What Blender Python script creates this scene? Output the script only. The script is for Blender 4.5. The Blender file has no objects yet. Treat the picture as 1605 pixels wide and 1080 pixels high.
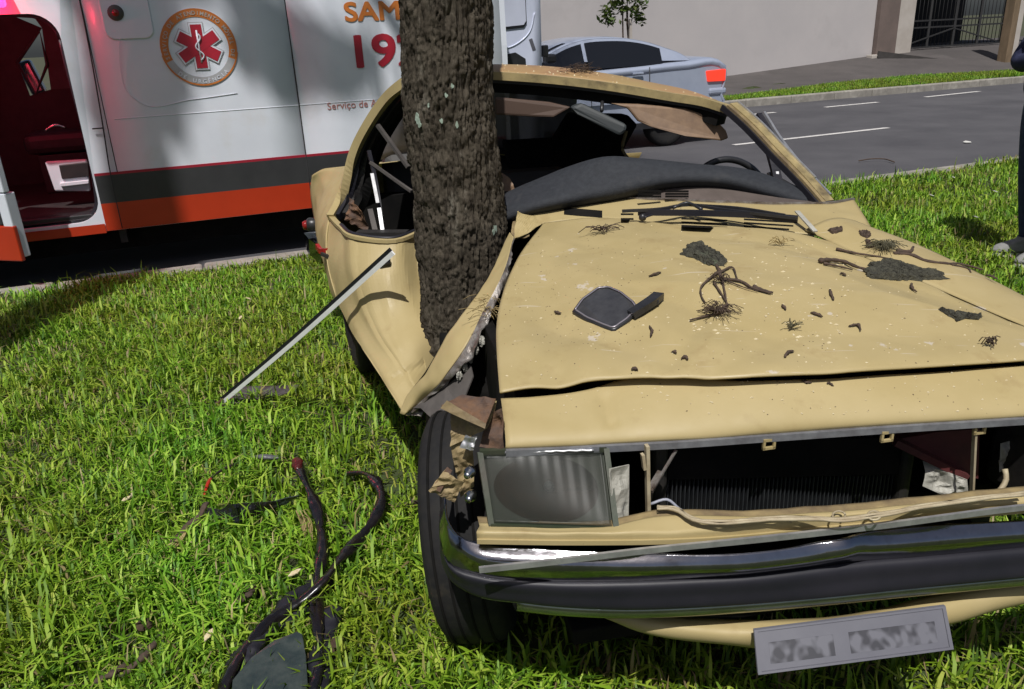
import bpy, bmesh, math, random
import numpy as np
from mathutils import Vector, Matrix
from mathutils.bvhtree import BVHTree

scene = bpy.context.scene
COL = scene.collection
rng = np.random.default_rng(7)
random.seed(7)

# ------------------------------------------------------------------ camera
FPX, PITCH, CAMH, ROLL = 1255.0, math.radians(21.3), 1.46, -0.045
cam_data = bpy.data.cameras.new('camera')
cam = bpy.data.objects.new('camera', cam_data); COL.objects.link(cam)
cam_data.sensor_fit = 'HORIZONTAL'; cam_data.sensor_width = 36.0
cam_data.lens = 36.0 * FPX / 1605.0
cam_data.clip_start = 0.05; cam_data.clip_end = 2000
cam.matrix_world = (Matrix.Translation((0, 0, CAMH)) @ Matrix.Rotation(math.pi / 2 - PITCH, 4, 'X')
                    @ Matrix.Rotation(ROLL, 4, 'Z'))
scene.camera = cam

# ------------------------------------------------------------------ light
SUN_AZ = Vector((-0.13, -0.99, 0)).normalized()
SUN_EL = math.radians(60)
to_sun = Vector((SUN_AZ.x * math.cos(SUN_EL), SUN_AZ.y * math.cos(SUN_EL), math.sin(SUN_EL)))
world = bpy.data.worlds.new('World'); scene.world = world; world.use_nodes = True
wn = world.node_tree; wn.nodes.clear()
sky = wn.nodes.new('ShaderNodeTexSky'); sky.sky_type = 'NISHITA'; sky.sun_disc = False
sky.dust_density = 2.5; sky.air_density = .8; sky.sun_elevation = SUN_EL; sky.sun_rotation = math.atan2(SUN_AZ.x, SUN_AZ.y)
wbg = wn.nodes.new('ShaderNodeBackground'); wbg.inputs['Strength'].default_value = 0.055
wout = wn.nodes.new('ShaderNodeOutputWorld')
wn.links.new(sky.outputs[0], wbg.inputs[0]); wn.links.new(wbg.outputs[0], wout.inputs[0])
sun_data = bpy.data.lights.new('sun', 'SUN'); sun_data.energy = 4.4; sun_data.angle = math.radians(.6)
sun_data.color = (1.0, 0.975, 0.94)
sun = bpy.data.objects.new('sun', sun_data); COL.objects.link(sun)
sun.rotation_euler = to_sun.to_track_quat('Z', 'Y').to_euler()
scene.view_settings.view_transform = 'Standard'; scene.view_settings.look = 'None'
scene.view_settings.exposure = 0.0; scene.view_settings.gamma = 1.0
scene.view_settings.use_curve_mapping = False
scene.cycles.max_bounces = 6; scene.cycles.transparent_max_bounces = 12

# ------------------------------------------------------------------ places in the photograph -> points in the place
CO = np.array([0, 0, CAMH])
def ray(px, py):
    dx, dy = px - 802.5, py - 540.0
    a = dx * math.cos(ROLL) + dy * math.sin(ROLL); b = -dx * math.sin(ROLL) + dy * math.cos(ROLL)
    x, d = a / FPX, b / FPX
    return np.array([x, math.cos(PITCH) - d * math.sin(PITCH), -math.sin(PITCH) - d * math.cos(PITCH)])
def W(px, py, z=0.0):                      # at height z
    R = ray(px, py); return CO + R * ((z - CAMH) / R[2])
CAR_O = np.array([.58, 1.27, 0]); CAR_T = .162
CR = np.array([math.cos(CAR_T), math.sin(CAR_T), 0]); CB = np.array([-math.sin(CAR_T), math.cos(CAR_T), 0])
def V(px, py, v):                          # at distance v behind the wreck's nose
    R = ray(px, py); return CO + R * ((v - (CO - CAR_O) @ CB) / (R @ CB))
def U(u, v, w): return CAR_O + CR * u + CB * v + np.array([0, 0, w])
RA = math.radians(20.8)                    # direction of the road
RD = np.array([math.cos(RA), math.sin(RA), 0]); RN = np.array([-math.sin(RA), math.cos(RA), 0])
def N(px, py, n):                          # on the upright plane n metres across the road
    R = ray(px, py); return CO + R * ((n - CO @ RN) / (R @ RN))
def S(s, n, z=0.0): return RD * s + RN * n + np.array([0, 0, z])
def SN(px, py, n):                         # -> (s, z) on that plane
    X = N(px, py, n); return float(X @ RD), float(X[2])

# ------------------------------------------------------------------ materials
def mat(name, col, col2=None, rough=.6, metal=0., scale=8., bump=0., bscale=40., spec=.5, coat=0., detail=4., lo=.35, hi=.65,
        emit=None, estr=0., stretch=None, trans=0., alpha=1., dirt=None, dscale=3., dlo=.55, dhi=.75, rough2=None, chips=None, chscale=30., chlo=.70, scratch=None):
    m = bpy.data.materials.new(name); m.use_nodes = True
    nt = m.node_tree; b = nt.nodes['Principled BSDF']
    b.inputs['Roughness'].default_value = rough; b.inputs['Metallic'].default_value = metal
    b.inputs['Specular IOR Level'].default_value = spec; b.inputs['Coat Weight'].default_value = coat
    b.inputs['Coat Roughness'].default_value = .12
    b.inputs['Transmission Weight'].default_value = trans; b.inputs['Alpha'].default_value = alpha
    c4 = lambda c: (c[0], c[1], c[2], 1)
    tc = nt.nodes.new('ShaderNodeTexCoord'); vec = tc.outputs['Object']
    if stretch:
        mp = nt.nodes.new('ShaderNodeMapping'); mp.inputs['Scale'].default_value = stretch
        nt.links.new(vec, mp.inputs['Vector']); vec = mp.outputs[0]
    def noise(sc, det=detail):
        n = nt.nodes.new('ShaderNodeTexNoise'); n.inputs['Scale'].default_value = sc; n.inputs['Detail'].default_value = det
        n.inputs['Roughness'].default_value = .62
        nt.links.new(vec, n.inputs['Vector']); return n.outputs['Fac']
    def ramp(f, a, z):
        r = nt.nodes.new('ShaderNodeMapRange'); r.inputs['From Min'].default_value = a; r.inputs['From Max'].default_value = z
        nt.links.new(f, r.inputs['Value']); return r.outputs[0]
    def mix(f, a, z):
        x = nt.nodes.new('ShaderNodeMix'); x.data_type = 'RGBA'; nt.links.new(f, x.inputs[0])
        for sock, v in ((x.inputs[6], a), (x.inputs[7], z)):
            if isinstance(v, (tuple, list)): sock.default_value = c4(v)
            else: nt.links.new(v, sock)
        return x.outputs[2]
    out = col
    if col2 is not None: out = mix(ramp(noise(scale), lo, hi), col, col2)
    if dirt is not None: out = mix(ramp(noise(dscale, 8.), dlo, dhi), out, dirt)
    if chips is not None: out = mix(ramp(noise(chscale, 5.), chlo, chlo+.02), out, chips)
    if scratch is not None:
        for rot, sc_ in ((.5, (5, 110, 5)), (-.9, (7, 150, 7)), (1.7, (3, 80, 3))):
            mp2 = nt.nodes.new('ShaderNodeMapping'); mp2.inputs['Scale'].default_value = sc_; mp2.inputs['Rotation'].default_value = (0, 0, rot)
            nt.links.new(tc.outputs['Object'], mp2.inputs['Vector']); n2 = nt.nodes.new('ShaderNodeTexNoise'); n2.inputs['Scale'].default_value = 1.; n2.inputs['Detail'].default_value = 2.
            nt.links.new(mp2.outputs[0], n2.inputs['Vector']); out = mix(ramp(n2.outputs['Fac'], .725, .75), out, scratch)
    if isinstance(out, (tuple, list)): b.inputs['Base Color'].default_value = c4(out)
    else: nt.links.new(out, b.inputs['Base Color'])
    if rough2 is not None:
        mr = nt.nodes.new('ShaderNodeMapRange'); mr.inputs['From Min'].default_value = .35; mr.inputs['From Max'].default_value = .65
        mr.inputs['To Min'].default_value = rough; mr.inputs['To Max'].default_value = rough2
        nt.links.new(noise(scale * 1.7, 6.), mr.inputs['Value']); nt.links.new(mr.outputs[0], b.inputs['Roughness'])
    if bump:
        bp = nt.nodes.new('ShaderNodeBump'); bp.inputs['Strength'].default_value = bump; bp.inputs['Distance'].default_value = .01
        nt.links.new(noise(bscale, 6.), bp.inputs['Height']); nt.links.new(bp.outputs[0], b.inputs['Normal'])
    if emit:
        b.inputs['Emission Color'].default_value = c4(emit); b.inputs['Emission Strength'].default_value = estr
    return m

M = {}
M['paint'] = mat('yellow_car_paint', (.365, .288, .135), (.395, .315, .156), rough=.45, rough2=.65, scale=5, spec=.35, coat=.0, bump=.06, bscale=9, chips=(.16, .12, .08), chscale=26, chlo=.71, dirt=(.30, .22, .10), dscale=11, dlo=.58, dhi=.8)
M['paint_hood'] = mat('scuffed_yellow_paint', (.365, .288, .135), (.395, .315, .156), rough=.4, rough2=.62, scale=5, spec=.38, bump=.06, bscale=9, dirt=(.30, .22, .10), dscale=11, dlo=.58, dhi=.8, chips=(.46, .40, .31), chscale=9, chlo=.675, scratch=(.45, .38, .26))
M['paint_in'] = mat('bare_dirty_paint', (.30, .225, .105), (.14, .10, .055), rough=.7, scale=14, bump=.2)
M['primer'] = mat('torn_grey_metal', (.34, .32, .30), (.13, .10, .08), rough=.5, metal=.6, scale=25, bump=.3)
M['dark_metal'] = mat('black_steel', (.012, .011, .011), (.03, .026, .022), rough=.6, scale=12, bump=.15)
M['grey_shield'] = mat('grey_splash_shield', (.06, .053, .05), (.10, .088, .08), rough=.7, scale=10, bump=.2)
M['void'] = mat('shade_black', (.006, .006, .006), (.012, .011, .010), rough=.9, scale=10, spec=.1)  # black for hollows and recesses: their shade is put into the colour
M['chrome'] = mat('scratched_chrome', (.34, .34, .37), (.27, .27, .29), rough=.06, rough2=.14, metal=1., scale=20, bump=.05, bscale=60, dirt=(.16, .15, .15), dscale=9, dlo=.58, dhi=.72)
M['alu'] = mat('dull_aluminium_trim', (.62, .62, .63), (.45, .45, .46), rough=.38, metal=.75, scale=30, bump=.05)
M['lip'] = mat('grey_lip_trim', (.30, .31, .34), (.2, .2, .22), rough=.4, metal=.5, scale=30)
M['rubber'] = mat('black_rubber', (.013, .013, .018), (.018, .017, .023), rough=.48, scale=9, bump=.04, spec=.35)
M['tyre'] = mat('tyre_rubber', (.011, .011, .012), (.018, .017, .016), rough=.8, scale=30, bump=.15, spec=.25, dirt=(.04, .034, .025), dscale=8, dlo=.62)
M['plastic'] = mat('black_plastic', (.015, .015, .017), (.026, .026, .028), rough=.38, scale=16, bump=.05)
M['dash'] = mat('padded_dashboard', (.012, .014, .019), (.020, .023, .029), rough=.8, scale=60, bump=.25, bscale=220, dirt=(.032, .033, .036), dscale=14, dlo=.6)
M['seat'] = mat('black_vinyl', (.010, .009, .009), (.02, .018, .017), rough=.6, scale=12, bump=.1)
M['tan'] = mat('tan_vinyl', (.20, .125, .072), (.15, .092, .055), rough=.6, scale=25, bump=.1)
M['glass_dark'] = mat('dusty_dark_glass', (.022, .032, .032), (.045, .056, .052), rough=.16, rough2=.5, scale=22, spec=.6)
M['lens'] = mat('headlight_glass', (.030, .034, .028), rough=.22, trans=0., alpha=.3, spec=.16, bump=.0)
M['housing'] = mat('green_grey_housing', (.020, .032, .014), (.042, .045, .028), rough=.6, scale=14, bump=.15, dirt=(.05, .04, .03), dscale=9)
M['reflector'] = mat('dull_reflector', (.016, .016, .013), (.036, .020, .012), rough=.7, spec=.06, scale=9)
M['rust'] = mat('rusty_brown_steel', (.15, .075, .035), (.07, .045, .035), rough=.8, scale=20, bump=.4)
M['maroon'] = mat('maroon_steel', (.12, .03, .03), (.07, .022, .022), rough=.5, scale=10)
M['cable'] = mat('cream_cable', (.42, .36, .24), (.3, .24, .15), rough=.6, scale=30)
M['wrap'] = mat('white_plastic_sheet', (.42, .41, .36), (.3, .29, .25), rough=.5, scale=14, bump=.4)
M['plate'] = mat('grey_plate_metal', (.11, .11, .13), (.095, .095, .115), rough=.5, scale=10)
M['plateblk'] = mat('faded_black_print', (.05, .05, .06), (.11, .11, .13), rough=.5, scale=60)
M['red_lens'] = mat('red_lamp_lens', (.35, .02, .015), (.2, .01, .01), rough=.2, scale=8)
M['steel'] = mat('bright_steel', (.55, .55, .56), (.4, .4, .4), rough=.25, metal=1., scale=40)
M['bark'] = mat('tree_bark', (.042, .034, .025), (.100, .085, .064), rough=.95, scale=34, bump=1., bscale=120, spec=.15, stretch=(1, 1, .28), dirt=(.20, .18, .145), dscale=11, dlo=.60, dhi=.70, lo=.3, hi=.72)
M['lichen'] = mat('pale_lichen', (.36, .44, .37), (.22, .28, .22), rough=.95, scale=50, bump=.4)
M['barkchip'] = mat('mossy_bark_chip', (.028, .026, .019), (.075, .072, .050), rough=.95, scale=60, bump=1., bscale=120, dirt=(.15, .19, .12), dscale=34, dlo=.60)
M['twig'] = mat('dry_twig', (.085, .055, .038), (.045, .030, .022), rough=.9, scale=60, bump=.4)
M['straw'] = mat('dry_straw', (.38, .29, .13), (.24, .17, .07), rough=.9, scale=40)
M['crumb'] = mat('pale_wood_crumb', (.62, .54, .36), (.45, .36, .2), rough=.9, scale=90)
M['white'] = mat('white_van_paint', (.67, .70, .765), (.63, .66, .725), rough=.32, scale=3, coat=.2, bump=.02, bscale=4, dirt=(.58, .58, .58), dscale=2.5, dlo=.56, dhi=.8)
M['vred'] = mat('van_red_stripe', (.42, .034, .010), (.38, .030, .009), rough=.35, scale=4, coat=.2)
M['vdark'] = mat('van_charcoal_stripe', (.030, .030, .033), (.038, .038, .041), rough=.4, scale=5)
M['vline'] = mat('van_crimson_line', (.30, .012, .03), rough=.4)
M['crimson'] = mat('crimson_lettering', (.36, .014, .030), rough=.4)
M['orange'] = mat('orange_lettering', (.55, .17, .03), rough=.4)
M['silverink'] = mat('silver_emblem', (.42, .42, .43), (.34, .34, .35), rough=.4, scale=12)
M['pinktext'] = mat('dull_red_lettering', (.42, .18, .16), rough=.5)
M['cab'] = mat('dark_cab_trim', (.016, .013, .014), (.03, .022, .022), rough=.6, scale=10, bump=.1)
M['cabgrey'] = mat('grey_cab_trim', (.085, .07, .07), (.06, .05, .05), rough=.6, scale=8)
M['seam'] = mat('panel_gap', (.03, .03, .032), rough=.8)
M['beacon'] = mat('lit_red_beacon', (.5, .01, .03), rough=.3, emit=(1., .012, .06), estr=14.)
M['silver'] = mat('silver_car_paint', (.33, .37, .47), (.37, .41, .51), rough=.28, metal=.15, scale=4, coat=.4)
M['carglass'] = mat('tinted_car_glass', (.010, .011, .014), rough=.06, spec=.6)
M['tail'] = mat('lit_tail_lamp', (.5, .02, .01), rough=.3, emit=(1., .06, .03), estr=.9)
M['asphalt'] = mat('asphalt', (.056, .054, .060), (.084, .081, .087), rough=.85, scale=.8, bump=.35, bscale=260, dirt=(.098, .095, .10), dscale=90, dlo=.58, dhi=.72)
M['roadpaint'] = mat('worn_road_paint', (.56, .54, .52), (.3, .29, .29), rough=.8, scale=16, lo=.52, hi=.75)
M['kerb'] = mat('kerb_concrete', (.30, .28, .245), (.21, .195, .17), rough=.9, scale=6, bump=.4, bscale=80, dirt=(.42, .40, .35), dscale=5)
M['soil'] = mat('dark_soil', (.036, .058, .013), (.040, .045, .016), rough=1., scale=6, bump=.8, bscale=50)
M['ground'] = mat('far_ground', (.045, .055, .02), (.06, .055, .035), rough=1., scale=.6, bump=.3)
M['pavement'] = mat('pavement_concrete', (.080, .070, .067), (.060, .053, .051), rough=.95, scale=1.2, bump=.4, bscale=60, dirt=(.10, .088, .085), dscale=.9)
M['wall'] = mat('painted_render_wall', (.43, .405, .405), (.47, .44, .435), rough=.9, scale=.7, bump=.15, bscale=30, dirt=(.40, .375, .37), dscale=.8)
M['brown'] = mat('brown_render', (.16, .12, .105), (.13, .10, .088), rough=.9, scale=3, bump=.2)
M['cream'] = mat('cream_render', (.46, .42, .38), (.40, .36, .32), rough=.9, scale=3, bump=.2)
M['iron'] = mat('dark_iron_gate', (.022, .022, .023), (.03, .029, .029), rough=.6, scale=8)
M['wood'] = mat('weathered_post', (.20, .14, .085), (.14, .10, .06), rough=.9, scale=10, bump=.4, stretch=(1, 1, .2))
M['navy'] = mat('navy_jacket', (.010, .014, .045), (.016, .020, .058), rough=.85, scale=14, bump=.4, bscale=30)
M['jeans'] = mat('dark_jeans', (.022, .032, .085), (.03, .042, .10), rough=.9, scale=30, bump=.35, bscale=50)
M['skin'] = mat('skin', (.36, .20, .135), (.33, .18, .12), rough=.55, scale=10)
M['hair'] = mat('black_hair', (.012, .009, .008), (.02, .016, .014), rough=.5, scale=40, bump=.6)
M['shoe'] = mat('grey_canvas_shoe', (.26, .26, .25), (.20, .20, .19), rough=.8, scale=40, bump=.2)
M['sole'] = mat('white_rubber_sole', (.62, .61, .58), (.5, .49, .46), rough=.7, scale=20)
M['eye'] = mat('eye', (.04, .025, .02), rough=.2)

def leafmat(name, cols, rough=.55, trans=.25):
    m = bpy.data.materials.new(name); m.use_nodes = True; nt = m.node_tree; b = nt.nodes['Principled BSDF']
    g = nt.nodes.new('ShaderNodeNewGeometry'); r = nt.nodes.new('ShaderNodeValToRGB')
    e = r.color_ramp.elements
    for i, (p, c) in enumerate(cols):
        el = e[i] if i < 2 else e.new(p)
        el.position = p; el.color = (*c, 1)
    nt.links.new(g.outputs['Random Per Island'], r.inputs[0])
    tc = nt.nodes.new('ShaderNodeTexCoord'); nz = nt.nodes.new('ShaderNodeTexNoise'); nz.inputs['Scale'].default_value = 1.3; nz.inputs['Detail'].default_value = 5
    nt.links.new(tc.outputs['Object'], nz.inputs['Vector'])
    hs = nt.nodes.new('ShaderNodeHueSaturation')
    mr = nt.nodes.new('ShaderNodeMapRange'); mr.inputs[1].default_value = .35; mr.inputs[2].default_value = .65; mr.inputs[3].default_value = .468; mr.inputs[4].default_value = .512
    nt.links.new(nz.outputs['Fac'], mr.inputs[0]); nt.links.new(mr.outputs[0], hs.inputs['Hue'])
    mv = nt.nodes.new('ShaderNodeMapRange'); mv.inputs[1].default_value = .35; mv.inputs[2].default_value = .65; mv.inputs[3].default_value = .8; mv.inputs[4].default_value = 1.15
    nt.links.new(nz.outputs['Fac'], mv.inputs[0]); nt.links.new(mv.outputs[0], hs.inputs['Value'])
    nt.links.new(r.outputs[0], hs.inputs['Color'])
    nt.links.new(hs.outputs[0], b.inputs['Base Color']); b.inputs['Roughness'].default_value = rough
    b.inputs['Specular IOR Level'].default_value = .35
    tr = nt.nodes.new('ShaderNodeBsdfTranslucent'); nt.links.new(hs.outputs[0], tr.inputs['Color'])
    mx = nt.nodes.new('ShaderNodeMixShader'); mx.inputs[0].default_value = trans
    nt.links.new(b.outputs[0], mx.inputs[1]); nt.links.new(tr.outputs[0], mx.inputs[2])
    nt.links.new(mx.outputs[0], nt.nodes['Material Output'].inputs['Surface'])
    return m
M['grass'] = leafmat('lawn_blades', [(0., (.045, .115, .007)), (.30, (.11, .25, .011)), (.65, (.21, .385, .023)), (.93, (.35, .49, .06)), (.965, (.33, .30, .11)), (1., (.24, .19, .08))])
M['leaf'] = leafmat('tree_leaves', [(0., (.035, .075, .012)), (.5, (.055, .11, .018)), (1., (.10, .14, .03))])

# ------------------------------------------------------------------ mesh helpers
WORLD = set()                                    # things whose parts are written in world coordinates
def link(o, parent=None):
    COL.objects.link(o)
    if parent is not None:
        o.parent = parent
        if parent.name in WORLD: o.matrix_parent_inverse = Matrix.Translation(parent.location).inverted()
    return o
def obj(name, verts, faces, m, parent=None, smooth=True, thick=0., off=0., subd=0, bevel=0.):
    me = bpy.data.meshes.new(name)
    me.from_pydata([tuple(map(float, v)) for v in verts], [], faces)
    if smooth: me.polygons.foreach_set('use_smooth', [True] * len(me.polygons))
    me.materials.append(M[m] if isinstance(m, str) else m)
    me.update()
    o = bpy.data.objects.new(name, me); link(o, parent)
    if thick:
        md = o.modifiers.new('thickness', 'SOLIDIFY'); md.thickness = thick; md.offset = off
    if bevel:
        md = o.modifiers.new('bevel', 'BEVEL'); md.width = bevel; md.segments = 2; md.limit_method = 'ANGLE'
    if subd:
        md = o.modifiers.new('sub', 'SUBSURF'); md.levels = subd; md.render_levels = subd
    return o
def tag(o, label, cat=None, group=None, kind=None):
    if label: o['label'] = label
    if cat: o['category'] = cat
    if group: o['group'] = group
    if kind: o['kind'] = kind
    return o
def thing(name, loc, label, cat, group=None, world=True, rotz=0.):
    o = bpy.data.objects.new(name, None); COL.objects.link(o)
    o.location = tuple(map(float, loc)); o.rotation_euler = (0, 0, rotz); o.empty_display_size = .1
    if world: WORLD.add(o.name)
    return tag(o, label, cat, group)

def poly(pts, n, smooth=True):
    P = np.array(pts, float)
    if len(P) == 1: return np.repeat(P, n, 0)
    L = np.concatenate([[0], np.cumsum(np.linalg.norm(np.diff(P, axis=0), axis=1))]); L /= max(L[-1], 1e-9)
    t = np.linspace(0, 1, n)
    if not smooth or len(P) == 2:
        return np.stack([np.interp(t, L, P[:, k]) for k in range(P.shape[1])], 1)
    T = np.gradient(P, L + np.arange(len(L)) * 1e-9, axis=0)
    i = np.clip(np.searchsorted(L, t, 'right') - 1, 0, len(P) - 2)
    h = (L[i + 1] - L[i])[:, None]; s = ((t - L[i])[:, None]) / np.maximum(h, 1e-9)
    return ((2*s**3-3*s**2+1) * P[i] + (s**3-2*s**2+s) * h * T[i] + (-2*s**3+3*s**2) * P[i+1] + (s**3-s**2) * h * T[i+1])
def coons(B, T, L, R, nu, nv, sm=True):
    b, t = poly(B, nu + 1, sm), poly(T, nu + 1, sm); l, r = poly(L, nv + 1, sm), poly(R, nv + 1, sm)
    u = np.linspace(0, 1, nu + 1)[None, :, None]; v = np.linspace(0, 1, nv + 1)[:, None, None]
    return ((1-v) * b[None] + v * t[None] + (1-u) * l[:, None] + u * r[:, None]
            - ((1-u)*(1-v)*b[0] + u*(1-v)*b[-1] + (1-u)*v*t[0] + u*v*t[-1]))
def ruled(lines, nu, nv, sm=True, smv=True):     # a sheet through several edge lines
    A = np.stack([poly(l, nu + 1, sm) for l in lines], 0)
    if len(lines) == 2: 
        v = np.linspace(0, 1, nv + 1)[:, None, None]; return A[0][None]*(1-v) + A[1][None]*v
    out = np.stack([poly(A[:, k], nv + 1, smv) for k in range(nu + 1)], 1)
    return out
def normals(G):
    du = np.gradient(G, axis=1); dv = np.gradient(G, axis=0); n = np.cross(du, dv)
    return n / np.maximum(np.linalg.norm(n, axis=2, keepdims=True), 1e-9)
def gfaces(nr, nc, wrap=False):
    f = []
    for j in range(nr - 1):
        for i in range(nc - (0 if wrap else 1)):
            k = (i + 1) % nc
            f.append((j*nc+i, j*nc+k, (j+1)*nc+k, (j+1)*nc+i))
    return f
def sheet(name, G, m, parent=None, thick=.003, smooth=True, off=0., wrap=False):
    return obj(name, G.reshape(-1, 3), gfaces(G.shape[0], G.shape[1], wrap), m, parent, smooth, thick, off)
def vnoise(P, scale, seed=0):                    # cheap smooth 3-D value noise, -1..1
    p = np.asarray(P, float) * scale + seed * 17.13; i = np.floor(p).astype(int); f = p - i; f = f*f*(3-2*f)
    def h(x, y, z):
        n = (x * 374761393 + y * 668265263 + z * 2147483647 + seed * 974711) & 0x7fffffff
        n = ((n ^ (n >> 13)) * 1274126177) & 0x7fffffff
        return ((n ^ (n >> 16)) & 0xffff) / 32767.5 - 1
    r = 0
    for a in (0, 1):
        for b in (0, 1):
            for c in (0, 1):
                w = (f[..., 0] if a else 1-f[..., 0]) * (f[..., 1] if b else 1-f[..., 1]) * (f[..., 2] if c else 1-f[..., 2])
                r = r + w * h(i[..., 0]+a, i[..., 1]+b, i[..., 2]+c)
    return r
def sweep(pts, prof, n=None, smooth=True, up=(0, 0, 1), scale=None, twist=None, cap=True):
    """a profile (list of 2-D points) swept along a line -> verts, faces"""
    P = poly(pts, n or len(pts), smooth); m = len(P); k = len(prof)
    T = np.gradient(P, axis=0); T /= np.maximum(np.linalg.norm(T, axis=1, keepdims=True), 1e-9)
    u = np.array(up, float); V_ = []; pr = np.array(prof, float)
    for i in range(m):
        x = np.cross(T[i], u); ln = np.linalg.norm(x)
        if ln < 1e-4: x = np.cross(T[i], np.array([1., .1, 0])); ln = np.linalg.norm(x)
        x /= ln; y = np.cross(x, T[i])
        sc = 1. if scale is None else (scale[i] if hasattr(scale, '__len__') else scale)
        a = 0. if twist is None else twist[i]
        c, s_ = math.cos(a), math.sin(a)
        q = pr * sc; q = np.stack([q[:, 0]*c - q[:, 1]*s_, q[:, 0]*s_ + q[:, 1]*c], 1)
        V_.append(P[i] + q[:, :1] * x + q[:, 1:] * y)
    V_ = np.concatenate(V_); F = gfaces(m, k, True)
    if cap: F = F + [tuple(range(k))[::-1], tuple((m-1)*k + i for i in range(k))]
    return V_, F
def circ(r, k=10, rx=1., ry=1.): return [(r*rx*math.cos(2*math.pi*i/k), r*ry*math.sin(2*math.pi*i/k)) for i in range(k)]
def rect(w, h): return [(-w/2, -h/2), (w/2, -h/2), (w/2, h/2), (-w/2, h/2)]
def tube(name, pts, r, m, parent=None, n=None, k=8, smooth=True, **kw):
    prof = circ(r, k) if not isinstance(r, list) else r
    v, f = sweep(pts, prof, n, smooth, **kw)
    return obj(name, v, f, m, parent, smooth=not isinstance(r, list))
def join(parts):                                 # [(verts, faces)] -> one (verts, faces)
    Vv, Ff, o = [], [], 0
    for v, f in parts:
        Vv += list(v); Ff += [tuple(i + o for i in q) for q in f]; o += len(v)
    return Vv, Ff
def boxvf(c, s, ax=None):
    c = np.array(c, float); hx, hy, hz = [q / 2 for q in s]
    A = np.eye(3) if ax is None else np.array(ax, float)
    v = [c + A[0]*x*hx + A[1]*y*hy + A[2]*z*hz for x, y, z in ((-1,-1,-1),(1,-1,-1),(1,1,-1),(-1,1,-1),(-1,-1,1),(1,-1,1),(1,1,1),(-1,1,1))]
    return v, [(0,3,2,1),(4,5,6,7),(0,1,5,4),(1,2,6,5),(2,3,7,6),(3,0,4,7)]
def box(name, c, s, m, parent=None, ax=None, bevel=.004):
    v, f = boxvf(c, s, ax); return obj(name, v, f, m, parent, smooth=False, bevel=bevel)
def prism(name, pts2, o, ex, ey, ez, d, m, parent=None, bevel=0., smooth=False):
    """outline pts2 on the plane (ex, ey) at o, pushed d along ez"""
    o, ex, ey, ez = [np.array(q, float) for q in (o, ex, ey, ez)]; k = len(pts2)
    a = [o + ex*p[0] + ey*p[1] for p in pts2]; b = [q + ez*d for q in a]
    f = [tuple(range(k))[::-1], tuple(range(k, 2*k))] + [(i, (i+1) % k, k+(i+1) % k, k+i) for i in range(k)]
    return obj(name, a + b, f, m, parent, smooth=smooth, bevel=bevel)
def solid(name, loop, d, m, parent=None, bevel=0.):       # a closed 3-D loop pushed by vector d
    k = len(loop); a = [np.array(q, float) for q in loop]; b = [q + np.array(d, float) for q in a]
    f = [tuple(range(k))[::-1], tuple(range(k, 2*k))] + [(i, (i+1) % k, k+(i+1) % k, k+i) for i in range(k)]
    return obj(name, a + b, f, m, parent, smooth=False, bevel=bevel)
def lathe(name, prof, c, ax, m, parent=None, k=40, smooth=True, ex=1., ey=1.):
    """profile of (radius, along-axis) turned about the axis ax through c"""
    c = np.array(c, float); z = np.array(ax, float); z /= np.linalg.norm(z)
    x = np.cross(z, [0, 0, 1.]); x = x/np.linalg.norm(x) if np.linalg.norm(x) > 1e-3 else np.array([1., 0, 0]); y = np.cross(z, x)
    v = []
    for r, h in prof:
        for i in range(k):
            a = 2*math.pi*i/k; v.append(c + z*h + x*(r*ex*math.cos(a)) + y*(r*ey*math.sin(a)))
    f = gfaces(len(prof), k, True)
    if prof[0][0] > 1e-4: f.append(tuple(range(k))[::-1])
    if prof[-1][0] > 1e-4: f.append(tuple((len(prof)-1)*k+i for i in range(k)))
    return obj(name, v, f, m, parent, smooth=smooth)
def text_vf(s, size, bold=0., depth=.002, align='LEFT', font=None):
    cu = bpy.data.curves.new('t', 'FONT'); cu.body = s; cu.size = size; cu.offset = bold; cu.extrude = depth; cu.align_x = align
    cu.resolution_u = 4
    o = bpy.data.objects.new('t', cu); COL.objects.link(o); bpy.context.view_layer.update()
    me = o.to_mesh(); v = [tuple(q.co) for q in me.vertices]; f = [tuple(p.vertices) for p in me.polygons]
    o.to_mesh_clear(); bpy.data.objects.remove(o); bpy.data.curves.remove(cu)
    return np.array(v) if v else np.zeros((0, 3)), f
# ------------------------------------------------------------------ the setting
def quadsheet(name, pts, m, kind='structure', sub=1):
    o = obj(name, pts, [tuple(range(len(pts)))], m, smooth=False); o['kind'] = kind; return o
ROAD_Z = -.08
quadsheet('ground', [(-400, -400, -.30), (400, -400, -.30), (400, 400, -.30), (-400, 400, -.30)], 'ground')
quadsheet('road', [S(-60, 5.9, ROAD_Z), S(90, 5.9, ROAD_Z), S(90, 13.3, ROAD_Z), S(-60, 13.3, ROAD_Z)], 'asphalt')
# the lawn the wreck stands on: gently uneven soil, up to the kerb
xs, ys = np.linspace(-60, 90, 151), np.concatenate([np.linspace(-30, -2, 12), np.linspace(-1.5, 5.86, 60)])
Lv = [S(s, n, 0.0) for n in ys for s in xs]
def lawn_z(x, y): return .018 * vnoise(np.stack([np.asarray(x), np.asarray(y), 0*np.asarray(x)], -1), .9, 3) + .008 * vnoise(np.stack([np.asarray(x), np.asarray(y), 0*np.asarray(x)], -1), 3., 5)
Lv = np.array(Lv); Lv[:, 2] = lawn_z(Lv[:, 0], Lv[:, 1]) - .012
lawn = obj('lawn', Lv, gfaces(len(ys), len(xs)), 'soil'); lawn['kind'] = 'structure'
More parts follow.
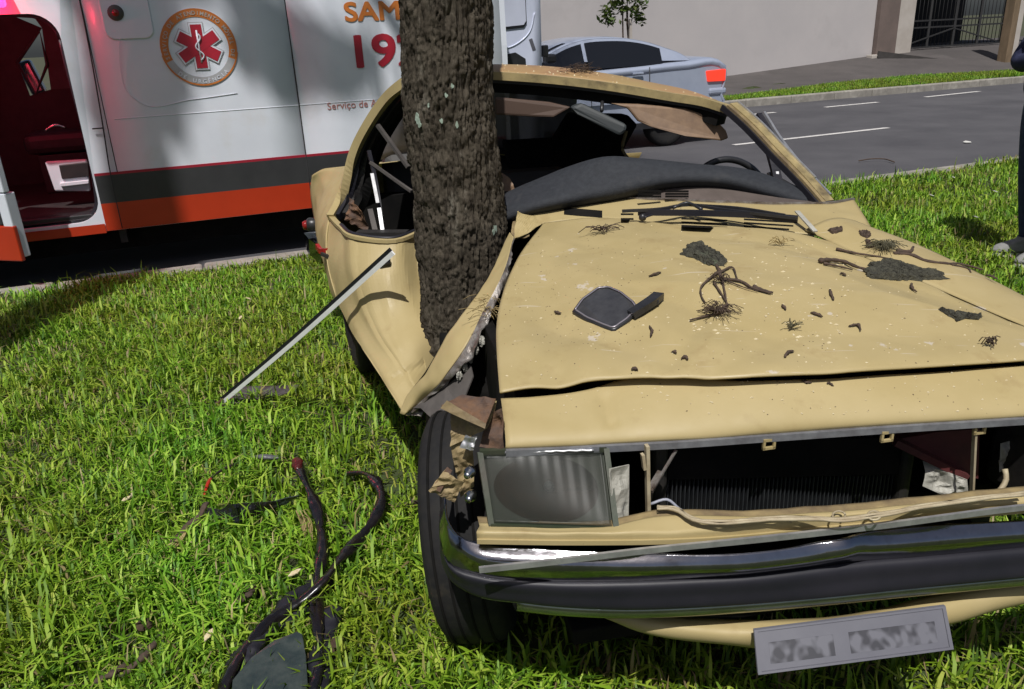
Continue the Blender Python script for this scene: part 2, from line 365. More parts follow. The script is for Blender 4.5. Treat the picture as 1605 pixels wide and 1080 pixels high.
# kerbs, stone by stone
def kerb_run(name, s0, s1, n0, n1, ztop, label, step=1.0, seed=1):
    k = bpy.data.objects.new(name, None); COL.objects.link(k); k['kind'] = 'structure'
    rr = random.Random(seed); s = s0
    while s < s1:
        L = step * rr.uniform(.9, 1.1); dz = rr.uniform(-.006, .006); dn = rr.uniform(-.006, .006)
        a = [S(s+.006, n0+dn, -.25), S(s+L-.006, n0+dn, -.25), S(s+L-.006, n1+dn, -.25), S(s+.006, n1+dn, -.25)]
        o = solid('kerb_stone', a, (0, 0, .25 + ztop + dz), 'kerb', k, bevel=.018)
        s += L
    return k
kerb_run('kerb', -9, 20, 5.84, 5.99, .020, '', 1.0, 1)
kerb_run('far_kerb', -2, 34, 13.28, 13.46, .055, '', 1.0, 2)
# gutter strip beside the near kerb and lane markings
quadsheet('gutter', [S(-9, 5.99, ROAD_Z+.004), S(20, 5.99, ROAD_Z+.004), S(20, 6.24, ROAD_Z+.004), S(-9, 6.24, ROAD_Z+.004)], mat('gutter_concrete', (.14, .13, .12), (.10, .092, .085), rough=.9, scale=3, bump=.4))
def dash(px0, py0, px1, py1, w=.10):
    a, b = W(px0, py0, ROAD_Z+.005), W(px1, py1, ROAD_Z+.005); d = (b-a)/np.linalg.norm(b-a); nn = np.array([-d[1], d[0], 0])*w/2
    o = obj('lane_marking', [a-nn, b-nn, b+nn, a+nn], [(0, 1, 2, 3)], 'roadpaint', smooth=False); o['kind'] = 'structure'
dash(1150, 227, 1392, 200); dash(1170, 180, 1215, 176, .11); dash(1293, 168, 1376, 160, .11); dash(1450, 152, 1535, 143, .11)
dash(1640, 172, 1900, 142); dash(1610, 135, 1700, 127, .11)
# verge and pavement across the road, rising to the wall
def bank(s): return .25 + (s - 12.4) * .057 if s > 8 else 0.0
ss = np.linspace(-6, 34, 81); A_, B_, C_ = [], [], []
for s in ss:
    w = 14.35 + .35*math.sin(s*.55) 
    zt = max(.02, .12 + (s-12.4)*.045) if s > 8 else .05
    zt = float(np.interp(s, [-6, 5, 12.4, 16.6, 18, 34], [.05, .10, .27, .50, .55, .60]))
    A_.append(S(s, 13.44, .045)); B_.append(S(s, w, .045 + (zt-.045)*.22)); C_.append(S(s, 21, zt*1.05))
vg = obj('verge', A_ + B_, gfaces(2, len(ss)), 'soil'); vg['kind'] = 'structure'
C_ = [S(s, 14.1, 0) for s in ss]
pv_rows = []
for n in (13.7, 14.5, 15.5, 17., 21.):
    row = []
    for s in ss:
        zt = float(np.interp(s, [-6, 5, 12.4, 16.6, 18, 34], [.05, .10, .27, .50, .55, .60]))
        row.append(S(s, n, .045 + (zt-.045) * (n-13.44)/(17.-13.44) - .012 if n < 17.1 else zt + .01))
    pv_rows += row
pv = obj('pavement', pv_rows, gfaces(5, len(ss)), 'pavement'); pv['kind'] = 'structure'

# boundary wall, its pilaster and the gateway
sA = 2.0; sB = SN(1366, 87, 17)[0]; sC = SN(1396, 84, 17)[0]; sD = SN(1424, 78, 17)[0]; sE = SN(1562, 60, 17)[0] + .6
wl = thing('boundary_wall', S(10, 17, 0), 'long pale grey rendered wall behind the silver car', 'wall')
wd = RN * .2
for s0, s1 in ((sA, sB),):
    solid('wall_panel', [S(s0+.004, 17, -.2), S(s1-.004, 17, -.2), S(s1-.004, 17, 3.6), S(s0+.004, 17, 3.6)], wd, 'wall', wl, bevel=.006)
solid('coping', [S(sA, 16.95, 3.6), S(sB, 16.95, 3.6), S(sB, 16.95, 3.68), S(sA, 16.95, 3.68)], RN*.3, 'cream', wl)
pl_ = thing('gate_pier', S(sB, 17, 0), 'brown and cream gate pier at the end of the grey wall', 'pier')
solid('brown_face', [S(sB+.005, 16.86, .3), S(sC, 16.86, .3), S(sC, 16.86, 3.8), S(sB+.005, 16.86, 3.8)], RN*.5, 'brown', pl_, bevel=.01)
solid('cream_face', [S(sC+.003, 16.93, .3), S(sD, 16.93, .3), S(sD, 16.93, 3.8), S(sC+.003, 16.93, 3.8)], RN*.55, 'cream', pl_, bevel=.01)
solid('plinth', [S(sB-.25, 16.72, .3), S(sB+.35, 16.72, .3), S(sB+.35, 16.72, .53), S(sB-.25, 16.72, .53)], RN*.2, 'cream', pl_, bevel=.01)
# gate: frame, rails and bars, with a dark yard wall behind it
gt = thing('driveway_gate', S((sD+sE)/2, 17.3, .5), 'dark iron driveway gate in the recess beside the pier', 'gate')
zz = .56
for z in (zz+.05, zz+.55, zz+.72, zz+2.3):
    tube('rail', [S(sD+.02, 17.35, z), S(sE, 17.35, z)], rect(.05, .04), 'iron', gt)
for s in np.linspace(sD+.06, sE, 5):
    tube('post', [S(s, 17.35, zz+.03), S(s, 17.35, zz+2.4)], rect(.06, .06), 'iron', gt, up=(1, 0, 0))
for s in np.arange(sD+.15, sE, .14):
    tube('bar', [S(s, 17.35, zz+.05), S(s, 17.35, zz+2.3)], .009, 'iron', gt, k=6)
tube('brace', [S(sD+.1, 17.33, zz+.1), S((sD+sE)/2, 17.33, zz+.5)], rect(.03, .03), 'iron', gt)
tube('brace', [S((sD+sE)/2, 17.33, zz+.5), S(sE-.2, 17.33, zz+.1)], rect(.03, .03), 'iron', gt)
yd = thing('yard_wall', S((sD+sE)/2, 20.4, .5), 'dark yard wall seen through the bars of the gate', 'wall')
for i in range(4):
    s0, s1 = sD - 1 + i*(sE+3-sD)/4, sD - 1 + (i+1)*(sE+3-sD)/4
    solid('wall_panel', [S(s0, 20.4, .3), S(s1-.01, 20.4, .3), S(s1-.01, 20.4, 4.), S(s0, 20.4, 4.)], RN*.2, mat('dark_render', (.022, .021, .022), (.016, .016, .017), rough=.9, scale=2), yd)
rf = thing('porch_roof', S((sD+sE)/2, 18, 3.6), 'dark flat porch roof above the driveway gate', 'roof')
solid('slab', [S(sD+.003, 17.0, 3.3), S(sE+2, 17.0, 3.3), S(sE+2, 20.6, 3.3), S(sD+.003, 20.6, 3.3)], (0, 0, .2), 'brown', rf)
solid('fascia', [S(sD+.003, 16.94, 3.2), S(sE+2, 16.94, 3.2), S(sE+2, 16.94, 3.56), S(sD+.003, 16.94, 3.56)], RN*.055, 'cream', rf)
# low drive edge (dark kerb line of the ramp)
a, b = N(1376, 84, 16.7), W(1545, 107, .11)
tube('drive_edge', [a + np.array([0, 0, -.02]), b], rect(.14, .16), mat('drive_edge_concrete', (.05, .045, .043), (.035, .032, .03), rough=.95, scale=6, bump=.4))['kind'] = 'structure'
# two-faced post near the far kerb
pp = W(1573, 110, .06); pst = thing('corner_post', pp, 'square two-tone masonry post by the far kerb', 'post')
ax_ = np.array([RD, RN, [0, 0, 1]])
box('shaft', pp + RD*.13 + np.array([0, 0, 1.6]), (.17, .24, 3.3), 'cream', pst, ax=ax_, bevel=.012)
box('brown_face', pp - RD*.052 + np.array([0, 0, 1.6]), (.19, .25, 3.3), 'wood', pst, ax=ax_, bevel=.012)
# dark clods on the verge
for px, py, L in ((1180, 141, .45), (1222, 136, .5)):
    c = W(px, py, .08); th = np.linspace(0, 2*math.pi, 14)
    G = np.array([[c + RD*math.cos(t)*L*r + RN*math.sin(t)*L*.35*r + np.array([0, 0, .07*(1-r*r)*(1+.4*math.sin(5*t))-.02]) for t in th] for r in (0.01, .35, .7, 1.)])
    o = sheet('soil_heap', G, 'soil', thick=0); tag(o, 'left dark soil heap on the far verge' if px < 1200 else 'right dark soil heap on the far verge', 'soil heap', 'soil heaps on the verge')
# ------------------------------------------------------------------ ambulance (local axes: x along the road, y away, z up)
AN = 6.3
amb = thing('ambulance', S(0, AN, ROAD_Z), 'white rescue ambulance with red and charcoal stripes parked at the kerb', 'ambulance', world=False, rotz=RA)
def A(px, py, y=0.):                             # photograph -> ambulance coordinates on its side, y metres in from it
    s, z = SN(px, py, AN + y); return np.array([s, y, z - ROAD_Z])
def tum(z): return .0 if z < .9 else .085*((z-.9)/1.6)**2      # the side leans in towards the roof
def side_sheet(name, s0, s1, z0, z1, m, parent, out=0., nz=10, ns=6, thick=.004):
    G = np.array([[(s, tum(z) - out, z) for s in np.linspace(s0, s1, ns)] for z in np.linspace(z0, z1, nz)])
    return sheet(name, G, m, parent, thick=thick, off=0, smooth=nz > 2)
def zz_(z): return z - ROAD_Z
OX0, OX1, OZ0, OZ1 = -1.62, -.665, zz_(.335), zz_(1.70)        # cab door opening
REAR = 2.42
side_sheet('side_panel', -.50, .795, zz_(.26), zz_(2.42), 'white', amb, nz=24)
side_sheet('side_panel', .803, REAR, zz_(.26), zz_(2.42), 'white', amb, nz=24)
# frame round the door opening with rounded corners
def rr_loop(x0, x1, z0, z1, r, n=8):
    out = []
    for cx, cz, a0 in ((x1-r, z1-r, 0), (x0+r, z1-r, 90), (x0+r, z0+r, 180), (x1-r, z0+r, 270)):
        for i in range(n): 
            a = math.radians(a0 + 90*i/(n-1)); out.append((cx + r*math.cos(a), cz + r*math.sin(a)))
    return out
inner = rr_loop(OX0, OX1, OZ0, OZ1, .16)
def slant(p): return (p[0] + .0*(p[1]-1.0), tum(p[1]), p[1])
outer = []
for (x, z) in inner:
    outer.append((-.508 if x > (OX0+OX1)/2 + .2 else (-1.80 if x < (OX0+OX1)/2 - .2 else x), zz_(2.42) if z > 1.5 else (zz_(.26) if z < .6 else z)))
k = len(inner)
fv = [np.array(slant(p)) for p in inner] + [np.array(slant(p)) for p in outer] + [np.array(slant(p)) + np.array([0, .07, 0]) for p in inner]
ff = [(i, (i+1) % k, k+(i+1) % k, k+i) for i in range(k)] + [((i+1) % k, i, 2*k+i, 2*k+(i+1) % k) for i in range(k)]
obj('door_frame', fv, ff, 'white', amb, smooth=False)
sl = [np.array(slant(p)) + np.array([0, .045, 0]) for p in rr_loop(OX0+.012, OX1-.012, OZ0+.012, OZ1-.012, .15)]
tube('door_seal', sl + [sl[0]], .012, 'rubber', amb, n=80, k=6, up=(0, 1, 0))
# stripes over the rear body, sill and door
for s0, s1 in ((-.652, .797), (.803, REAR)):
    side_sheet('crimson_line', s0, s1, zz_(.648), zz_(.666), 'vline', amb, out=.004, nz=2)
    side_sheet('charcoal_stripe', s0, s1, zz_(.455), zz_(.648), 'vdark', amb, out=.004, nz=2)
    side_sheet('red_stripe', s0, s1, zz_(.262), zz_(.455), 'vred', amb, out=.004, nz=2)
side_sheet('red_sill', -1.80, -.655, zz_(.25), zz_(.315), 'vred', amb, out=.008, nz=2)
box('underbody', (.3, 1.0, zz_(.17)), (4.2, 1.7, .16), 'void', amb)
# door outlines as narrow recessed gaps
def gap(pts, r=.0045): tube('panel_gap', [np.array([x, tum(z)-.0035, z]) for x, z in pts], r, 'seam', amb, n=3*len(pts), k=6, up=(0, 1, 0))
gap([(-.508, zz_(2.4)), (-.512, zz_(1.4)), (-.535, zz_(.9)), (-.548, zz_(.70)), (-.55, zz_(.27))]); gap([(.799, zz_(2.4)), (.799, zz_(1.2)), (.799, zz_(.27))])
gap([(-.53, zz_(.965)), (-.60, zz_(.965))])
# blanked side window: a raised rounded panel, with its round marker lamp
x0, z0 = A(168, 150)[0], A(240, 160)[2]; x1 = A(262, 60)[0]
wl_ = rr_loop(-.40, -.09, zz_(1.52), zz_(2.05), .06)
wv = [np.array([x, tum(z)-.002, z]) for x, z in wl_]; wi = [np.array([(x+.245)*.94-.245, tum(z)-.012, (z-zz_(1.785))*.97+zz_(1.785)]) for x, z in wl_]
kk = len(wv); obj('blank_window', wv + wi, [(i, (i+1) % kk, kk+(i+1) % kk, kk+i) for i in range(kk)] + [tuple(range(kk, 2*kk))], 'white', amb, smooth=False)
c = A(181, 20); 
lathe('marker_lamp', [(.05, .0), (.05, .018), (.036, .026), (.0001, .034)], (c[0], tum(c[2]), c[2]), (0, -1, 0), 'cabgrey', amb, k=20)
lathe('marker_lens', [(.024, .02), (.022, .036), (.0001, .042)], (c[0], tum(c[2]), c[2]), (0, -1, 0), 'red_lens', amb, k=20)
# faint horizontal pressing below the window line
tube('body_crease', [np.array([s, tum(zz_(1.02))-.001, zz_(1.02) + .004*s]) for s in np.linspace(-.45, 2.3, 12)], .004, 'white', amb, n=24, k=6, up=(0, 1, 0))
tube('body_crease', [q_ - np.array([0, .002, 0]) for q_ in (A(187, 60), A(189, 110), A(200, 145), A(224, 163), A(300, 156), A(372, 146))], .002, 'white', amb, n=40, k=6, up=(0, 1, 0))
# emblem: discs, rings, six-armed star, staff, and the lettering round the ring
ec = A(312, 74); EX, EZ = ec[0], ec[2]
em = bpy.data.objects.new('emblem', None); link(em, amb)
def disc(name, r0, r1, m, out, parent):
    pts = []; kk = 56
    y = tum(EZ) - out
    v = [np.array([EX + r*math.cos(2*math.pi*i/kk), tum(EZ + r*math.sin(2*math.pi*i/kk)) - out, EZ + r*math.sin(2*math.pi*i/kk)]) for r in (r0, r1) for i in range(kk)]
    if r0 < 1e-3: return obj(name, v[kk:], [tuple(range(kk))], m, parent, smooth=False, thick=.001)
    return obj(name, v, gfaces(2, kk, True), m, parent, smooth=False, thick=.001)
disc('white_disc', 0, .252, 'white', .004, em)
r0 = .252; 
def arc_ring(name, r0, r1, a0, a1, m, out):
    kk = 40; v = [np.array([EX + r*math.cos(a), tum(EZ + r*math.sin(a)) - out, EZ + r*math.sin(a)]) for r in (r0, r1) for a in np.linspace(a0, a1, kk)]
    return obj(name, v, gfaces(2, kk), m, em, smooth=False, thick=.001)
arc_ring('orange_ring', .196, .25, math.radians(-22), math.radians(202), 'orange', .007)
arc_ring('silver_ring', .196, .25, math.radians(202), math.radians(338), 'silverink', .007)
arc_ring('rim', .243, .254, math.radians(190), math.radians(350), 'orange', .0085)
def star(name, R, w, m, out):
    v, f = [], []
    for i in range(3):
        a = math.radians(90 + 60*i); dx, dz = math.cos(a), math.sin(a); ex, ez = -dz, dx
        o0 = len(v)
        for p, q in ((-R, -w), (R, -w), (R, w), (-R, w)):
            x, z = EX + dx*p + ex*q, EZ + .005 + dz*p + ez*q; v.append(np.array([x, tum(z) - out - .0006*i, z]))
        f.append((o0, o0+1, o0+2, o0+3))
    return obj(name, v, f, m, em, smooth=False, thick=.0005)
star('star_edge', .158, .050, 'silverink', .008); star('star_border', .152, .045, 'white', .011); star('star', .142, .036, 'crimson', .014)
tube('staff', [np.array([EX, tum(EZ)-.018, EZ + z]) for z in (-.10, .11)], .006, 'white', em, k=6, up=(0, 1, 0))
tube('serpent', [np.array([EX + .024*math.sin(t*9)*(1-.3*t), tum(EZ)-.020, EZ - .085 + .17*t]) for t in np.linspace(0, 1, 24)], .0055, 'white', em, n=48, k=6, up=(0, 1, 0))
def ring_text(s, r, a0, a1, m, flip=False, size=.036):
    parts = []
    for i, ch in enumerate(s):
        if ch == ' ': continue
        a = a0 + (a1-a0) * i/(len(s)-1); v, f = text_vf(ch, size, .0006, .0006, 'CENTER')
        if len(v) == 0: continue
        up = np.array([math.cos(a), math.sin(a)]) * (-1 if flip else 1); rt = np.array([up[1], -up[0]])
        base = r + (.028 if flip else 0)
        q = [np.array([EX + math.cos(a)*base + rt[0]*p[0] + up[0]*p[1], 0, EZ + math.sin(a)*base + rt[1]*p[0] + up[1]*p[1]]) for p in v]
        parts.append(([np.array([p[0], tum(p[2]) - .0105 - v[j][2], p[2]]) for j, p in enumerate(q)], f))
    v, f = join(parts); obj('ring_lettering', v, f, m, em, smooth=False)['kind'] = 'stuff'
ring_text('SERVI\u00c7O DE ATENDIMENTO M\u00d3VEL DE', .209, math.radians(196), math.radians(-16), 'cream')
ring_text('DE URG\u00caNCIA', .209, math.radians(228), math.radians(312), 'white', True)
def side_text(name, s, px, py, size, m, bold, wide=1.):
    c = A(px, py); v, f = text_vf(s, size, 0., .001); v[:, 0] *= wide
    if bold: v, f = join([(v + np.array([bold*a_, bold*b_, .0004*i_]), f) for i_, (a_, b_) in enumerate(((0, 0), (1, .5), (-1, -.5), (1, -.5), (-1, .5), (0, .8), (0, -.8)))])
    vv = [np.array([c[0] + p[0], tum(c[2] + p[1]) - .005 - p[2], c[2] + p[1]]) for p in v]
    return obj(name, vv, f, m, amb, smooth=False)
side_text('orange_lettering', 'SAMU', 541, 33, .180, 'orange', .006, 1.24)
side_text('crimson_lettering', '192', 545, 106, .315, 'crimson', .010, 1.22)
side_text('small_lettering', 'Servi\u00e7o de Atendimento M\u00f3vel de Urg\u00eancia', 513, 172, .073, 'pinktext', 0., 1.0)['kind'] = 'stuff'
# roof, far side, tail and nose of the van
prof = [(0.0, zz_(.26)), (0., zz_(.9)), (.085, zz_(2.42)), (.2, zz_(2.58)), (.5, zz_(2.66)), (1.5, zz_(2.66)), (1.8, zz_(2.58)), (1.915, zz_(2.42)), (2.0, zz_(.9)), (2.0, zz_(.26))]
G = np.array([[(s, y, z) for (y, z) in prof[2:8]] for s in (-1.80, -.5, .8, REAR)]); sheet('roof', G, 'white', amb, thick=.01)
G = np.array([[(s, y, z) for (y, z) in prof[7:]] for s in (-.5, REAR)]); sheet('far_side', G, 'white', amb, thick=.01, smooth=False)
G = np.array([[(-1.80, .0, zz_(.30)), (-1.80, .0, zz_(1.15))], [(-2.3, .02, zz_(.30)), (-2.3, .02, zz_(1.10))], [(-2.9, .16, zz_(.30)), (-2.85, .16, zz_(.98))], [(-3.1, .5, zz_(.30)), (-3.05, .5, zz_(.95))], [(-3.15, 1.0, zz_(.30)), (-3.1, 1.0, zz_(.95))], [(-3.1, 1.5, zz_(.30)), (-3.05, 1.5, zz_(.95))], [(-2.9, 1.84, zz_(.30)), (-2.85, 1.84, zz_(.98))], [(-2.3, 1.98, zz_(.30)), (-2.3, 1.98, zz_(1.10))], [(-1.80, 2.0, zz_(.30)), (-1.80, 2.0, zz_(1.15))]])
G = np.stack([poly(G[:, 0], 30), poly(G[:, 1], 30)], 0); sheet('nose', G, 'white', amb, thick=.01)
G = np.array([[(-3.02, y, zz_(.96)) for y in (.2, 1., 1.8)], [(-2.25, y, zz_(1.16)) for y in (.06, 1., 1.94)]]); sheet('bonnet', G, 'white', amb, thick=.01)
G = np.array([[(-2.28, y, zz_(1.16)) for y in (.08, 1., 1.92)], [(-1.75, y, zz_(2.42)) for y in (.12, 1., 1.88)]]); sheet('windscreen', G, 'carglass', amb, thick=.006)
for y in (.08, 1.92): tube('windscreen_pillar', [np.array([-2.27, y, zz_(1.12)]), np.array([-1.76, y + (.04 if y < 1 else -.04), zz_(2.44)])], rect(.09, .07), 'white', amb)
G = np.array([[(-1.80, .1, zz_(2.42)), (-1.80, 1.9, zz_(2.42))], [(-1.80, .4, zz_(2.66)), (-1.80, 1.6, zz_(2.66))]]); sheet('cowl_top', G, 'white', amb, thick=.01)
# cab inside: floor, bulkhead, dashboard, seats, and the far door with its window
box('cab_floor', (-1.35, 1.0, zz_(.36)), (1.5, 1.86, .05), 'cab', amb); box('bulkhead', (-.56, 1.0, zz_(1.25)), (.05, 1.86, 2.2), 'cab', amb)
box('entry_step', (-1.15, .10, zz_(.37)), (.86, .14, .04), 'plastic', amb, bevel=.01)
box('dashboard', (-1.98, 1.0, zz_(1.0)), (.42, 1.8, .46), 'cab', amb, bevel=.08)
for y in (1.42,):
    st = bpy.data.objects.new('seat', None); link(st, amb)
    box('cushion', (-.98, y, zz_(.78)), (.5, .48, .16), 'cab', st, bevel=.05)
    box('backrest', (-.72, y, zz_(1.14)), (.14, .46, .66), 'cab', st, bevel=.06); box('headrest', (-.70, y, zz_(1.56)), (.10, .26, .2), 'cab', st, bevel=.04)
    box('pedestal', (-.95, y, zz_(.54)), (.4, .4, .3), 'cab', st)
tube('steering_wheel', [np.array([-1.60 + .10*math.sin(t), 1.42 + .2*math.cos(t), zz_(1.06) + .17*math.sin(t)]) for t in np.linspace(0, 2*math.pi, 25)], .014, 'plastic', amb, k=6, up=(1, 0, 0))
fd = bpy.data.objects.new('far_door', None); link(fd, amb)
YF = 1.93
def AF(px, py, y=YF): 
    s, z = SN(px, py, AN + y); return np.array([s, y, z - ROAD_Z])
wq = [AF(28, 98), AF(66, 44), AF(80, 140), AF(47, 150)]
# far door skin with its window opening: frame of four strips
q0, q1, q2, q3 = wq; zt, zb = zz_(2.3), zz_(.36)
def fl(p, x=None, z=None): return np.array([p[0] if x is None else x, YF, p[2] if z is None else z])
obj('door_panel', [fl(q0, -2.2, zb), fl(q0, -.53, zb), fl(q2, -.53), q2, q3, q0, fl(q0, -2.2)], [(0, 1, 2, 3, 4), (0, 4, 5, 6)], 'cab', fd, smooth=False, thick=.02)
obj('door_panel', [fl(q0, -2.2), q0, q1, fl(q1, -2.2, zt)], [(0, 1, 2, 3)], 'cab', fd, smooth=False, thick=.02)
obj('door_panel', [q1, q2, fl(q2, -.53), fl(q1, -.53, zt), fl(q1, q1[0]-.3, zt)], [(0, 1, 2, 3, 4)], 'cabgrey', fd, smooth=False, thick=.02)
obj('window_trim', *sweep([q0 - [0, .02, 0], q1 - [0, .02, 0], q2 - [0, .02, 0], q3 - [0, .02, 0], q0 - [0, .02, 0]], circ(.014, 6), None, False, up=(0, 1, 0)), 'cabgrey', fd)
# the white pocket on the far door
w0 = [AF(70, 254, .45), AF(136, 250, .45), AF(142, 300, .45), AF(86, 300, .45)]
solid('door_pocket', w0, (0, .05, 0), 'white', fd, bevel=.012)
w1 = [AF(92, 259, (.435)), AF(138, 254, (.435)), AF(140, 277, (.435)), AF(97, 281, (.435))]; solid('pull_recess', w1, (0, .02, 0), 'cab', fd, bevel=.006)
w2 = [AF(94, 287, (.425)), AF(139, 282, (.425)), AF(139, 288, (.425)), AF(95, 293, (.425))]; solid('pocket_lip', w2, (0, .04, 0), 'white', fd, bevel=.004)
# far mirror outside that window
mc = AF(50, 122, 2.16); box('far_mirror', mc, (.13, .12, .30), 'steel', amb, ax=[[.95, 0, .25], [0, 1, 0], [-.25, 0, .95]], bevel=.03)
# windscreen-side trim seen through the opening
tube('grab_handle', [AF(70, 205, .9), AF(88, 196, .9), AF(104, 200, .9)], .012, 'steel', amb, n=12)
tube('seat_belt', [np.array([-.60, .12, zz_(1.5)]), np.array([-.62, .14, zz_(.9)]), np.array([-.66, .2, zz_(.5)])], rect(.045, .004), 'cabgrey', amb)
tube('gear_column', [np.array([-1.7, .9, zz_(.75)]), np.array([-1.55, .92, zz_(.95)])], .02, 'plastic', amb)
# beacon above the door opening: the lit red lamp
bc = np.array([-1.10, -.05, zz_(1.775)])
bl = bpy.data.objects.new('beacon', None); link(bl, amb)
box('beacon_base', bc + [0, .02, .055], (.40, .08, .03), 'plastic', bl, bevel=.006); box('beacon_lens', bc, (.36, .075, .075), 'beacon', bl, bevel=.02)
ld = bpy.data.lights.new('beacon_light', 'POINT'); ld.energy = 8; ld.color = (1., .03, .09); ld.shadow_soft_size = .06
lo = bpy.data.objects.new('beacon_light', ld); COL.objects.link(lo); lo.parent = amb; lo.location = tuple(bc + [-.12, -.10, -.02])
ld2 = bpy.data.lights.new('red_cab_fill', 'POINT'); ld2.energy = 13; ld2.color = (1., .05, .10); ld2.shadow_soft_size = .08  # unseen red fill lamp added inside the cab to spread the beacon glow
lo2 = bpy.data.objects.new('red_cab_fill', ld2); COL.objects.link(lo2); lo2.parent = amb; lo2.location = (-1.35, .22, zz_(1.60))
# the open front door, swung out towards the lawn
dr = bpy.data.objects.new('front_door', None); link(dr, amb)
e0 = W(43, 401, .24); e1x = float(e0 @ RD); e1n = float(e0 @ RN) - AN
hx, hy = -1.66, -.01; dd = np.array([e1x - hx, e1n - hy, 0]); DL = np.linalg.norm(dd); dd /= DL; dn = np.array([dd[1], -dd[0], 0])   # dn: outer side
if dn[0] > 0: dn = -dn
def D(t, o, z): return np.array([hx, hy, 0]) + dd*t + dn*o + np.array([0, 0, z])
def dslab(name, t0, t1, z0, z1, o0, o1, m, bev=.008):
    return solid(name, [D(t0, o0, z0), D(t1, o0, z0), D(t1, o0, z1), D(t0, o0, z1)], dn*(o1-o0), m, dr, bevel=bev)
dslab('door_skin', .02, DL, zz_(.655), zz_(1.12), 0, .05, 'white'); dslab('door_edge', DL-.075, DL-.002, zz_(.235), zz_(.652), -.035, .048, 'white')
dslab('charcoal_stripe', .02, DL-.078, zz_(.45), zz_(.652), .02, .049, 'vdark'); dslab('red_stripe', .02, DL+.004, zz_(.215), zz_(.446), .02, .053, 'vred')
dslab('door_card', .06, DL-.08, zz_(.26), zz_(1.08), -.05, -.002, 'cab'); dslab('window_frame', DL-.09, DL-.01, zz_(1.12), zz_(1.85), 0, .05, 'white'); dslab('window_glass', .1, DL-.09, zz_(1.122), zz_(1.8), .02, .026, 'carglass')
# rear door swung open; the bluish light on it is put into its paint colour
rd = bpy.data.objects.new('rear_door', None); link(rd, amb)
p0, p1 = A(770, 106, .75), A(851, 106, .75)
RX0, RX1 = p0[0], p1[0]; RY = .75
rz = lambda px, py: A(px, py, RY)
M['doorwhite'] = mat('blue_lit_door_white', (.62, .66, .80), (.58, .62, .77), rough=.35, scale=3, coat=.2)
solid('door_skin', [np.array([RX0, RY, zz_(.45)]), np.array([RX1, RY, zz_(.45)]), np.array([RX1, RY, zz_(2.4)]), np.array([RX0, RY, zz_(2.4)])], (0, .05, 0), 'doorwhite', rd, bevel=.02)
g = [A(786, -60, RY-.012), A(822, -62, RY-.012), A(826, 36, RY-.012), A(822, 43, RY-.012), A(786, 47, RY-.012)]
solid('window_gasket', g, (0, .014, 0), 'rubber', rd, bevel=.006)
cgl = np.mean(g, 0); solid('window_glass', [cgl + (q-cgl)*.90 + np.array([0, -.004, 0]) for q in g], (0, .006, 0), mat('frosted_rear_glass', (.55, .58, .70), rough=.2), rd)
h = [A(790, 86, RY-.01), A(808, 82, RY-.01), A(824, 92, RY-.01), A(826, 112, RY-.01), A(788, 112, RY-.01)]; solid('handle_recess', h, (0, .012, 0), 'plastic', rd, bevel=.004)
for q in ((832, 60), (838, 58)): pass
solid('inspection_label', [A(829, 62, RY-.003), A(834, 60, RY-.003), A(840, 78, RY-.003), A(835, 80, RY-.003)], (0, .004, 0), 'plate', rd)
tube('door_pressing', [A(786, 78, RY-.002), A(808, 70, RY-.002), A(830, 50, RY-.002), A(838, 20, RY-.002)], .006, 'doorwhite', rd, n=20, up=(0, 1, 0))
box('door_stop', A(854, 80, RY), (.05, .06, .10), 'plastic', rd, bevel=.01)
G = np.array([[(REAR, y, z) for (y, z) in prof[:5]], [(REAR-.002, 2.0-y, z) for (y, z) in prof[:5]]]); sheet('tail', G, 'cab', amb, thick=.01, smooth=False)
tube('corner_pillar', [np.array([REAR, .06, zz_(.3)]), np.array([REAR, .06, zz_(.9)]), np.array([REAR, .14, zz_(2.42)])], rect(.10, .12), 'white', amb)
box('rear_bumper', (REAR+.06, 1., zz_(.4)), (.12, 1.9, .2), 'plastic', amb, bevel=.03)
# wheels
def wheel(name, parent, c, ax, R, wd, rim_m='steel', k=44):
    w_ = bpy.data.objects.new(name, None); link(w_, parent)
    lathe('tyre', [(R*.62, -wd*.42), (R*.72, -wd*.52), (R*.90, -wd*.5), (R*.985, -wd*.40), (R, -wd*.2), (R, wd*.2), (R*.985, wd*.40), (R*.90, wd*.5), (R*.72, wd*.52), (R*.62, wd*.42)], c, ax, 'tyre', w_, k)
    lathe('rim', [(R*.63, -wd*.4), (R*.60, wd*.40), (R*.56, wd*.34), (R*.5, wd*.22), (R*.3, wd*.26), (R*.16, wd*.36), (.0001, wd*.38)], c, ax, rim_m, w_, k)
    return w_
for x in (-1.95, 1.55):
    for y, sg in ((.088, -1), (1.912, 1)): wheel('wheel', amb, (x, y, .33), (0, sg, 0), .33, .21)
for x in (-1.95, 1.55):
    th = np.linspace(0, math.pi, 15)
    obj('wheel_well', [np.array([x, -.006, .33])] + [np.array([x + .40*math.cos(t), -.006, .33 + .40*math.sin(t)]) for t in np.linspace(-.0, math.pi, 25)], [tuple(range(26))], 'void', amb, smooth=False, thick=.002)
    tube('wheel_arch', [np.array([x + .40*math.cos(t), .005, .33 + .40*math.sin(t)]) for t in th], .02, 'plastic', amb, n=24, up=(0, 1, 0))
